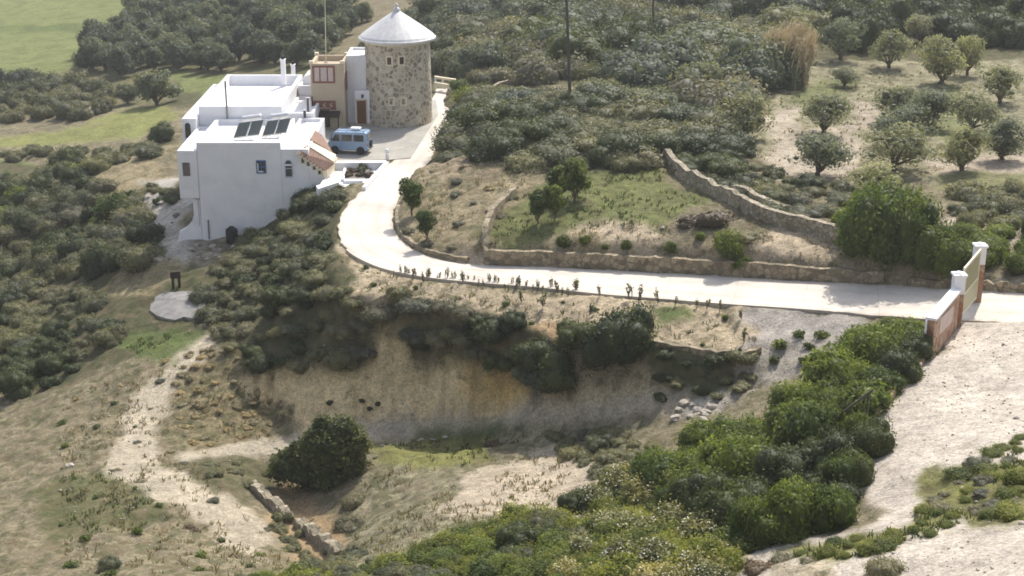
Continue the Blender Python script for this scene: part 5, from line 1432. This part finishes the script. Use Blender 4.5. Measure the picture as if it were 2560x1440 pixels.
# --- scattered scrub, woods, hedges
def wpoly(pp):
    """photo outline -> outline on the ground"""
    out = []
    for i, a in enumerate(pp):
        b = pp[(i + 1) % len(pp)]
        for t in (0, .34, .67):
            x, y, z = hit(a[0] + (b[0] - a[0]) * t, a[1] + (b[1] - a[1]) * t); out.append((x, y))
    return out
def scatter(pp, spacing, seed, maxn=400):
    W_ = wpoly(pp)
    rng = np.random.RandomState(seed)
    xs = [p[0] for p in W_]; ys = [p[1] for p in W_]
    out = []
    tries = int((max(xs) - min(xs)) * (max(ys) - min(ys)) / spacing ** 2 * 5) + 50
    X = rng.uniform(min(xs), max(xs), tries); Y = rng.uniform(min(ys), max(ys), tries)
    px_, py_ = project(X, Y, ground(X, Y))
    ok = inpoly(X, Y, W_) & inpoly(px_, py_, pp)
    cand = list(zip(X[ok], Y[ok]))
    # steep faces have little plan area, so candidates are also drawn over the face itself
    ax = [p[0] for p in pp]; ay = [p[1] for p in pp]
    for _ in range(1400):
        a, b_ = rng.uniform(min(ax), max(ax)), rng.uniform(min(ay), max(ay))
        if inpoly(np.array([a]), np.array([b_]), pp)[0]: cand.append(hit(a, b_)[:2])
    cell = {}
    for x, y in cand:
        z = float(ground(x, y))
        i, j = int(x // spacing), int(y // spacing)
        if any((x - a) ** 2 + (y - b) ** 2 + (z - c) ** 2 < spacing ** 2 for u in (-1, 0, 1) for v in (-1, 0, 1) for a, b, c in cell.get((i + u, j + v), ())): continue
        cell.setdefault((i, j), []).append((x, y, z)); out.append((x, y))
        if len(out) >= maxn: break
    return out, rng
PLAN = []   # kind, x, y, r, h, region index
def free(x, y, r):
    if inpoly(np.array([x]), np.array([y]), drive_poly)[0] or polydist(np.array([x]), np.array([y]), drive_poly)[0] < r * .85: return False
    if inpoly(np.array([x]), np.array([y]), court_poly)[0] or polydist(np.array([x]), np.array([y]), court_poly)[0] < r * .7: return False
    if -29.2 - r * .7 < x < -14.5 + r * .5 and 121.7 - r * .75 < y < 150: return False
    if math.hypot(x - TX, y - TY) < TR + r: return False
    return True
REG = []
def region(pp, spacing, kinds, r, h, seed, label, group, maxn=400, name='bush', cat='bush'):
    P_, rng = scatter(pp, spacing, seed, maxn)
    kinds = list(kinds); rng.shuffle(kinds)
    REG.append((label, group, name, cat))
    for x, y in P_:
        rr = r[0] + (r[1] - r[0]) * rng.rand() ** 1.3
        if not free(x, y, rr): continue
        q = .5 + .75 * float(vnoise(x / 7.0, y / 7.0, 200 + seed)) + .16 * rng.randn()
        k = kinds[int(np.clip(q * len(kinds), 0, len(kinds) - 1))]
        PLAN.append((k, x, y, rr, h * (.8 + .45 * rng.rand()), len(REG) - 1))
region([(1085,-30),(1400,-30),(1800,-30),(2080,-30),(2060,60),(1980,150),(1900,180),(1900,235),(1770,300),(1720,240),(1560,228),(1330,200),(1250,205),(1180,190),(1085,190)], 3.7,
       ['scrub_bush','heath_bush','scrub_bush','forest_bush','forest_bush','dark_bush'], (2.0, 5.0), .9, 1, 'grey green bush in the dense scrub on the hillside behind the tower', 'scrub bushes on the hillside behind the tower', name='scrub_bush', cat='scrub bush')
region([(1100,280),(1130,262),(1190,262),(1240,245),(1420,248),(1560,240),(1720,250),(1780,300),(1760,350),(1840,370),(1880,410),(1640,385),(1640,415),(1520,420),(1500,400),(1380,440),(1300,395),(1180,385),(1090,405),(1095,340)], 2.2,
       ['scrub_bush','forest_bush','heath_bush','dark_bush','scrub_bush'], (1.3, 3.3), .68, 2, 'low wind shaped bush on the scrub mound right of the tower', 'scrub bushes on the mound right of the tower', name='scrub_bush', cat='scrub bush')
region([(1660,380),(1760,345),(1900,400),(1960,455),(2110,475),(2110,560),(2080,590),(1960,555),(1850,510),(1740,455)], 1.7,
       ['scrub_bush','heath_bush','dark_bush','scrub_bush'], (.8, 1.5), .75, 3, 'bush between the long pale wall and the orchard', 'bushes between the long wall and the orchard')
region([(2040,-40),(2600,-40),(2600,110),(2420,125),(2330,75),(2270,95),(2150,130),(2100,60)], 3.4, ['dark_bush'], (2.4, 3.6), 1.2, 4,
       'dark dense tree of the wood above the orchard', 'dark wood above the orchard', name='dense_tree', cat='tree')
region([(740,520),(800,470),(858,475),(862,520),(835,570),(842,620),(830,655),(800,690),(850,735),(1000,740),(1120,760),(1250,800),(1390,870),(1400,960),(1330,960),(1200,885),(1080,860),(960,830),(900,905),(760,925),(640,915),(560,850),(500,780),(510,700),(590,640),(640,595)], 1.35,
       ['scrub_bush','scrub_bush','heath_bush','dark_bush'], (.8, 1.5), .8, 5, 'bush on the scrub covered bank between the house, driveway and clay scarp', 'bushes on the bank below the driveway')
region([(-40,505),(143,520),(190,455),(260,470),(300,500),(370,520),(375,600),(365,665),(250,680),(180,700),(-40,720)], 2.0,
       ['scrub_bush','dark_bush','fresh_bush','dark_bush','scrub_bush','heath_bush'], (1.1, 2.4), 1.0, 6, 'leafy bush on the steep slope left of the house', 'bushes on the slope left of the house')
region([(-40,720),(143,720),(230,740),(270,790),(290,850),(210,920),(143,970),(-40,1000)], 1.9, ['scrub_bush','dark_bush','heath_bush'], (.9, 1.7), .9, 7,
       'bush on the shaded slope at the left edge', 'bushes on the shaded slope at the left edge')
region([(140,425),(180,400),(255,395),(265,425),(215,450),(150,480),(-40,500),(-40,470)], 2.4, ['dark_bush','scrub_bush'], (1.4, 2.4), .9, 8,
       'dark bush on the ridge beside the lower left field', 'dark bushes on the ridge at the left')
region([(-60,378),(143,380),(250,382),(345,372),(400,375),(380,396),(240,408),(143,402),(-60,405)], 2.6, ['forest_bush','scrub_bush'], (1.1, 2.0), .75, 9,
       'bush in the hedge line below the pale green field', 'hedge below the pale green field')
region([(-60,215),(143,218),(195,210),(262,230),(262,280),(200,298),(143,300),(-60,308)], 3.8, ['forest_bush','scrub_bush'], (1.8, 3.2), 1.0, 10,
       'bush in the wood at the left edge between the fields', 'wood at the left edge between the fields')
region([(350,-40),(640,-40),(740,10),(840,-20),(870,-20),(870,90),(800,160),(700,172),(580,180),(430,182),(330,180),(210,190),(240,120),(335,75)], 3.9, ['forest_tree'], (1.0, 1.6), 1.0, 11,
       'round crowned tree in the wood behind the white house', 'wood behind the white house', name='tree', cat='tree')
region([(925,95),(1100,20),(1120,60),(1090,200),(1050,150),(905,130)], 3.6, ['forest_bush','scrub_bush'], (1.8, 3.0), 1.0, 12,
       'bush on the brown slope just behind the stone tower', 'bushes behind the stone tower')
region([(1670,1190),(1770,1130),(1860,1100),(1970,1060),(2070,1000),(2120,930),(2160,870),(2230,850),(2290,870),(2300,900),(2230,980),(2170,1060),(2200,1080),(2160,1170),(2150,1280),(2080,1320),(1960,1345),(1880,1370),(1700,1300),(1600,1200)], 1.45,
       ['big_bush','big_bush','dark_bush','fresh_bush','big_bush'], (.7, 1.8), 1.25, 13, 'lush green bush of the thicket between the ramp and the pale dirt road', 'green thicket beside the pale dirt road')
region([(1280,1300),(1380,1290),(1450,1270),(1560,1200),(1700,1300),(1860,1380),(1830,1460),(1380,1480),(1250,1440)], .95, ['hedge_bush','fresh_bush','dark_bush','hedge_bush','scrub_bush'], (.45, 1.1), 1.0, 14,
       'olive toned bush in the foreground below the green thicket', 'foreground bushes below the thicket', name='hedge_bush', cat='hedge bush')
region([(520,1470),(760,1445),(920,1425),(1060,1375),(1190,1325),(1290,1310),(1400,1330),(1400,1490),(500,1510)], .9, ['hedge_bush','hedge_bush','fresh_bush','hedge_bush','scrub_bush'], (.35, .95), .9, 15,
       'fresh green bush of the low hedge mass along the bottom edge', 'hedge mass along the bottom edge', name='hedge_bush', cat='hedge bush')
region([(1370,1090),(1560,1070),(1640,1120),(1600,1200),(1520,1210),(1400,1150)], 1.15, ['heath_bush','scrub_bush'], (.55, 1.0), .8, 16,
       'grey twiggy bush at the right rim of the hollow', 'twiggy bushes at the rim of the hollow')
region([(1650,880),(1880,895),(1900,945),(1850,990),(1650,1000)], 1.2, ['dark_bush','scrub_bush'], (.5, .9), .7, 17,
       'low dark bush on the shaded bank under the sandy strip', 'low bushes on the shaded bank')
region([(1990,840),(2080,830),(2040,900),(1960,920),(1900,890)], 1.3, ['small_plant'], (.3, .6), .9, 18,
       'leafy weed growing on the grey ramp', 'weeds on the grey ramp', name='weed', cat='weed')
region([(1940,1400),(2060,1355),(2250,1330),(2330,1260),(2400,1180),(2560,1080),(2560,1290),(2417,1305),(2260,1365),(2100,1405)], .7, ['hedge_bush','fresh_bush','hedge_bush','heath_bush'], (.25, .62), .7, 19,
       'low creeping green bush on the bank beside the pale dirt road', 'creeping bushes on the near bank', name='hedge_bush', cat='hedge bush')
region([(2400,480),(2600,500),(2600,700),(2460,700),(2400,640)], 1.8, ['big_bush','scrub_bush'], (1.0, 1.8), 1.0, 20,
       'bush at the right edge beyond the gate', 'bushes beyond the gate')
region([(430,930),(480,880),(560,840),(640,920),(740,1040),(560,1110),(460,1110)], .95, ['heath_bush','dry_clump'], (.35, .65), .7, 21,
       'small grey tussock on the spur left of the clay scarp', 'tussocks on the spur', name='tussock', cat='tussock')
region([(480,1170),(640,1150),(700,1185),(620,1230)], 1.5, ['heath_bush','scrub_bush'], (.4, .8), .6, 22,
       'low grey bush where the track meets the gully', 'low bushes at the head of the gully')
region([(700,1300),(800,1330),(900,1400),(850,1440),(690,1380)], 1.3, ['scrub_bush','heath_bush'], (.4, .8), .8, 23,
       'bush in the bottom of the gully', 'bushes in the gully')
region([(380,470),(440,490),(470,540),(430,590),(410,530)], 1.7, ['scrub_bush','dark_bush'], (.7, 1.2), .9, 24, 'dark green bush under the jutting bay of the house', 'bushes under the bay of the house')
# strip plants
region([(845,640),(980,690),(1200,735),(1600,772),(1820,790),(1880,840),(1880,880),(1650,850),(1400,835),(1250,780),(1100,745),(880,730)], 2.1, ['small_plant','dry_clump','small_plant'], (.16, .34), .9, 25,
       'small low plant in the sandy strip below the driveway', 'low plants in the sandy strip', name='plant', cat='plant')
region([(1010,450),(1140,400),(1290,395),(1300,480),(1210,620),(1100,630),(1010,580)], 2.4, ['dry_clump','heath_bush'], (.3, .65), .7, 26,
       'dry low tussock on the slope inside the driveway bend', 'tussocks inside the driveway bend', name='tussock', cat='tussock')
region([(150,1000),(420,900),(400,1080),(560,1230),(700,1340),(690,1420),(400,1440),(150,1440)], 2.6, ['dry_clump','heath_bush','small_plant'], (.2, .5), .7, 27,
       'small dry tuft on the pale slope at the bottom left', 'dry tufts on the bottom left slope', name='tussock', cat='tussock')
# individuals: at most 290 of any kind, the ones that show largest; the rest become one mass
from collections import defaultdict
by = defaultdict(list)
for p in PLAN: by[REG[p[5]][2]].append(p)
mass = []
for nm, L_ in by.items():
    L_.sort(key=lambda p: -p[3] / p[2])
    cap = 285 if nm != 'bush' else 270
    for i, p in enumerate(L_):
        lab, grp, name, cat = REG[p[5]]
        if i < cap:
            if p[0] == 'forest_tree': put_tree('forest_tree', p[1], p[2], p[3], lab, 'tree', cat, grp, p[4])
            else: put_bush(p[0], p[1], p[2], p[3], p[4], lab, name, cat, grp)
        else: mass.append(p)
print('PLAN', len(PLAN), {k: len(v) for k, v in by.items()}, 'mass', len(mass))
def mass_object(items, name, label, cat, matname):
    rng = np.random.RandomState(5); lows = {}
    parts = []
    for p in items:
        s = rng.randint(5); key = s
        if key not in lows:
            lows[key] = crown(300 + s, bush_lobes(np.random.RandomState(300 + s), 9, 1.0, .85), 1500, .085)
        V, q, t3, tt = lows[key]
        a = rng.rand() * 6.28; ca, sa = math.cos(a), math.sin(a)
        W2 = np.c_[(V[:, 0] * ca - V[:, 1] * sa) * p[3] + p[1], (V[:, 0] * sa + V[:, 1] * ca) * p[3] + p[2], V[:, 2] * p[3] * p[4] + zg(p[1], p[2]) - .1 * p[3]]
        parts.append((W2, q, t3, np.clip(tt + rng.randn() * .12, 0, 1)))
    if not parts: return
    me = leaf_mesh(name, join_parts(parts), matname)
    o = bpy.data.objects.new(name, me); COL.objects.link(o); tag(o, label, cat, kind='stuff')
mass_object([p for p in mass if p[0] in ('scrub_bush', 'heath_bush', 'dry_clump', 'forest_bush') and p[2] > 100], 'hillside_scrub', 'grey green scrub covering the far hillside', 'scrub', 'scrub')
mass_object([p for p in mass if p[0] in ('scrub_bush', 'heath_bush', 'dry_clump', 'forest_bush') and p[2] <= 100], 'bank_scrub', 'low scrub filling the nearer banks', 'scrub', 'scrub')
mass_object([p for p in mass if p[0] == 'dark_bush'], 'dark_scrub', 'dark green undergrowth on the slopes', 'undergrowth', 'dark')
mass_object([p for p in mass if p[0] in ('hedge_bush', 'fresh_bush', 'big_bush', 'small_plant')], 'green_undergrowth', 'fresh green undergrowth between the foreground bushes', 'undergrowth', 'hedge')
# saplings in a row along the near edge of the driveway
random.seed(9)
for i in range(40):
    t = i / 39.0
    a = 985 + 460 * t + random.uniform(-6, 6); b = 690 + 42 * t + random.uniform(-4, 10)
    x, y, z = hit(a, b)
    put_tree('sapling', x, y, random.uniform(.55, 1.2), 'thin young sapling in the row along the near edge of the driveway', 'sapling', 'sapling', 'saplings along the driveway')
for a, b in [(1497,748),(1572,755),(1600,760),(1640,762),(1690,768),(1742,772),(1770,778),(1800,785),(1300,760),(1360,770),(1480,790),(1850,800),(1860,860)]:
    x, y, z = hit(a, b)
    put_tree('sapling', x, y, random.uniform(.9, 1.5), 'thin sapling standing apart in the wider right part of the sandy strip', 'sapling', 'sapling', 'scattered saplings in the sandy strip')
# bed plants
for i, (a, b) in enumerate([(872,440),(885,418),(898,440),(910,420),(920,438),(930,416),(880,430),(903,428)]):
    x, y = at_z(a, b, -.32)
    put_bush('scrub_bush' if i % 2 else 'brown_bush', x, y, .48, 1.2, 'low dark plant in the white walled planting bed', 'plant', 'plant', 'plants in the planting bed', z=-.3)
x, y = at_z(885, 462, -.3); put_bush('fresh_bush', x, y, .5, 1.1, 'small bush growing over the front edge of the planter terrace', z=-.75)

# --- grass and straw tufts: uncountable ground cover
def tufts(regs, name, mat, label, cat, hgt, seed):
    rng = np.random.RandomState(seed); Cc, Hh = [], []
    for pp, dens in regs:
        W_ = wpoly(pp); xs = [p[0] for p in W_]; ys = [p[1] for p in W_]
        n = int((max(xs) - min(xs)) * (max(ys) - min(ys)) * dens)
        X = rng.uniform(min(xs), max(xs), n); Y = rng.uniform(min(ys), max(ys), n)
        k = inpoly(X, Y, W_) & (vnoise(X * .55, Y * .55, seed) + .6 * vnoise(X * 1.7, Y * 1.7, seed + 1) > -.15)
        k &= ~inpoly(X, Y, drive_poly) & (polydist(X, Y, drive_poly) > .15)
        Cc.append(np.c_[X[k], Y[k]])
    P_ = np.concatenate(Cc)
    Z = np.array([zg(a, b) for a, b in P_])
    m = 6
    base = np.repeat(np.c_[P_, Z], m, 0); n = len(base)
    th = rng.rand(n) * 6.28; hh = hgt * (.5 + .9 * rng.rand(n)); sp = hgt * .8
    off = np.c_[rng.randn(n), rng.randn(n)] * sp * .45
    b0 = base.copy(); b0[:, :2] += off; b0[:, 2] -= .04
    w = hgt * .42
    dx = np.c_[np.cos(th), np.sin(th), np.zeros(n)] * w * .5
    tip = b0 + np.c_[off * .9 + rng.randn(n, 2) * hgt * .3, hh]
    q = np.stack([b0 - dx, b0 + dx, tip + dx * .35, tip - dx * .35], 1)
    tint = np.repeat(np.clip(np.repeat(.5 + .3 * vnoise(P_[:, 0] * .8, P_[:, 1] * .8, seed + 5), m) + rng.randn(n) * .15, 0, 1), 4)
    me = leaf_mesh(name, (q.reshape(-1, 3), np.arange(n * 4).reshape(-1, 4), np.zeros((0, 3), int), tint), mat)
    o = bpy.data.objects.new(name, me); COL.objects.link(o); tag(o, label, cat, kind='stuff')
    print(name, len(P_))
STRIP = [(845,640),(980,690),(1200,735),(1600,772),(1820,790),(1890,840),(1890,885),(1650,860),(1400,845),(1250,790),(1100,750),(870,740)]
tufts([(STRIP, 1.6),
       ([(1450,560),(1640,560),(1950,560),(2110,600),(2100,640),(1900,690),(1600,670),(1300,630),(1400,600)], 2.2),
       ([(1010,440),(1140,400),(1300,400),(1350,460),(1230,560),(1205,640),(1100,640),(1010,590)], 2.0),
       ([(150,1000),(300,900),(420,900),(400,1080),(560,1230),(720,1400),(700,1440),(150,1440)], 2.5),
       ([(930,1160),(1200,1150),(1500,1130),(1600,1250),(1300,1330),(900,1400),(850,1300)], 4.0),
       ([(400,930),(560,850),(680,960),(740,1060),(520,1140),(400,1090)], 3.0),
       ([(1900,200),(2060,180),(2417,180),(2417,430),(2240,440),(1960,460),(1780,330)], .8)],
      'dry_grass', 'straw', 'dry straw coloured grass tufts over the slopes', 'dry grass', .20, 31)
tufts([([(1290,500),(1400,440),(1640,400),(1760,500),(1660,580),(1500,570),(1300,600),(1215,620)], 3.0),
       ([(930,1105),(1200,1090),(1330,1090),(1180,1160),(930,1200)], 3.0),
       ([(150,1190),(340,1180),(400,1260),(330,1340),(180,1330)], 4.0),
       ([(300,860),(450,825),(380,905)], 4.0), (STRIP, .8),
       ([(1940,1395),(2250,1325),(2420,1200),(2560,1120),(2560,1300),(2417,1305),(2260,1365),(2100,1405)], 9.0),
       ([(1900,220),(2060,190),(2300,170),(2417,300),(2200,440),(2000,300)], .5),
       ([(1100,300),(1130,262),(1560,240),(1780,300),(1880,410),(1380,440),(1090,405)], 1.2)],
      'green_grass', 'green_tuft', 'green grass and weed tufts on the terraces', 'grass', .20, 37)

# loose stones: uncountable
def stones():
    rng = np.random.RandomState(71); iv, iff = ico(1); Vs, Ts = [], []; off = 0
    for pp, dens in [(STRIP, 3.0), ([(420,860),(520,800),(500,880),(400,960),(360,1080),(300,1180),(420,1300),(640,1430),(150,1440),(150,1000)], 1.2),
                     ([(470,1150),(760,1075),(1300,1030),(1800,985),(1810,1010),(1200,1085),(650,1150)], 1.0),
                     ([(2417,720),(2560,720),(2560,1440),(1850,1440),(2140,1300),(2230,1000),(2310,900)], 1.6),
                     ([(1450,560),(1640,560),(1950,560),(2110,600),(1900,690),(1300,640)], 2.0),
                     ([(1880,860),(2080,850),(1900,990),(1700,1040),(1800,980)], 3.0), ([(1110,1210),(1330,1130),(1520,1230),(1250,1290)], 3.0),
                     ([(640,925),(1000,850),(1380,1015),(1000,1060),(760,1095)], 2.5), ([(1010,440),(1300,390),(1230,560),(1205,650),(1010,590)], 1.5), ([(1900,290),(2010,330),(2160,380),(1960,455)], 1.0)]:
        W_ = wpoly(pp); xs = [p[0] for p in W_]; ys = [p[1] for p in W_]
        n = int((max(xs) - min(xs)) * (max(ys) - min(ys)) * dens)
        X = rng.uniform(min(xs), max(xs), n); Y = rng.uniform(min(ys), max(ys), n)
        k = inpoly(X, Y, W_) & ~inpoly(X, Y, drive_poly) & (vnoise(X * .7, Y * .7, 72) > -.3)
        for x, y in zip(X[k], Y[k]):
            r = .035 + .05 * rng.rand() ** 2 + (.12 * rng.rand() if rng.rand() < .04 else 0)
            q = iv * (1 + .3 * rng.randn(len(iv), 1) * .5) * [r, r * (.6 + .5 * rng.rand()), r * .6]
            a = rng.rand() * 6.28; q = np.c_[q[:, 0] * math.cos(a) - q[:, 1] * math.sin(a), q[:, 0] * math.sin(a) + q[:, 1] * math.cos(a), q[:, 2]]
            Vs.append(q + [x, y, zg(x, y) + r * .2]); Ts.append(iff + off); off += len(iv)
    V = np.concatenate(Vs)
    me = leaf_mesh('loose_stones', (V, np.zeros((0, 4), int), np.concatenate(Ts), np.full(len(V), .5)), 'boulder')
    o = bpy.data.objects.new('loose_stones', me); COL.objects.link(o); tag(o, 'small loose stones scattered over the bare ground', 'stones', kind='stuff'); print('stones', len(Vs))
stones()
# flowering shrubs with white blossom in the foreground
def flowering(seed):
    rng = np.random.RandomState(seed)
    lobes = bush_lobes(rng, 12, 1.0, 1.1)
    a = crown(seed, lobes, 3800, .075, core=.66, spike=1.4, elong=1.8)
    lo = np.array(lobes); n = 110
    k = rng.choice(len(lo), n); d = rng.randn(n, 3); d[:, 2] = np.abs(d[:, 2]) * .8; d /= np.linalg.norm(d, axis=1)[:, None]
    c = lo[k, :3] + d * lo[k, 3:] * 1.08
    iv, iff = ico(1)
    V = np.concatenate([iv * (.032 + .022 * rng.rand()) * [1, 1, .7] + p for p in c]); T3 = np.concatenate([iff + len(iv) * i for i in range(n)])
    return leaf_mesh('flowering_crown', a, 'pale_leaf'), leaf_mesh('blossom', (V, np.zeros((0, 4), int), T3, np.full(len(V), .5)), 'petal')
FLW = [flowering(s) for s in range(900, 904)]
FL = [(1560,1200,52),(1620,1240,60),(1680,1300,64),(1740,1330,62),(1600,1330,60),(1520,1310,52),(1560,1400,62),(1660,1400,66),(1750,1420,60),(1700,1220,52),(1460,1370,52),(1790,1380,46),(1480,1440,50),(1620,1450,55),(1640,1180,46),(1500,1250,48),(1780,1440,50),(1420,1430,46),(1730,1270,50),(1690,1450,52)]
for i, (a, b, c) in enumerate(FL):
    x, y, z = hit(a, b + c * .5); r = pxr(y, c)
    me, pm = FLW[i % 4]
    o = bpy.data.objects.new('flowering_shrub', me); COL.objects.link(o)
    o.location = (x, y, zg(x, y) - .05 + .25 * r); o.scale = (r, r, r); o.rotation_euler = (0, 0, i * 2.4)
    tag(o, 'white blossomed pale leaved shrub in the foreground beside the green thicket', 'flowering shrub', 'flowering shrubs in the foreground')
    q = bpy.data.objects.new('blossom', pm); COL.objects.link(q); q.parent = o

# ------------------------------------------------------------------ thin air haze over the valley
hm = bpy.data.materials.new('haze'); hm.use_nodes = True
ht = hm.node_tree; ht.nodes.remove(ht.nodes['Principled BSDF'])
pv = ht.nodes.new('ShaderNodeVolumePrincipled')
pv.inputs['Color'].default_value = (.90, .91, .92, 1); pv.inputs['Density'].default_value = .00026; pv.inputs['Anisotropy'].default_value = .2
ht.links.new(pv.outputs[0], ht.nodes['Material Output'].inputs['Volume'])
hz_ = MB().box(-420, 420, -45, 1020, -30, 60).build('haze', hm); hz_['kind'] = 'stuff'
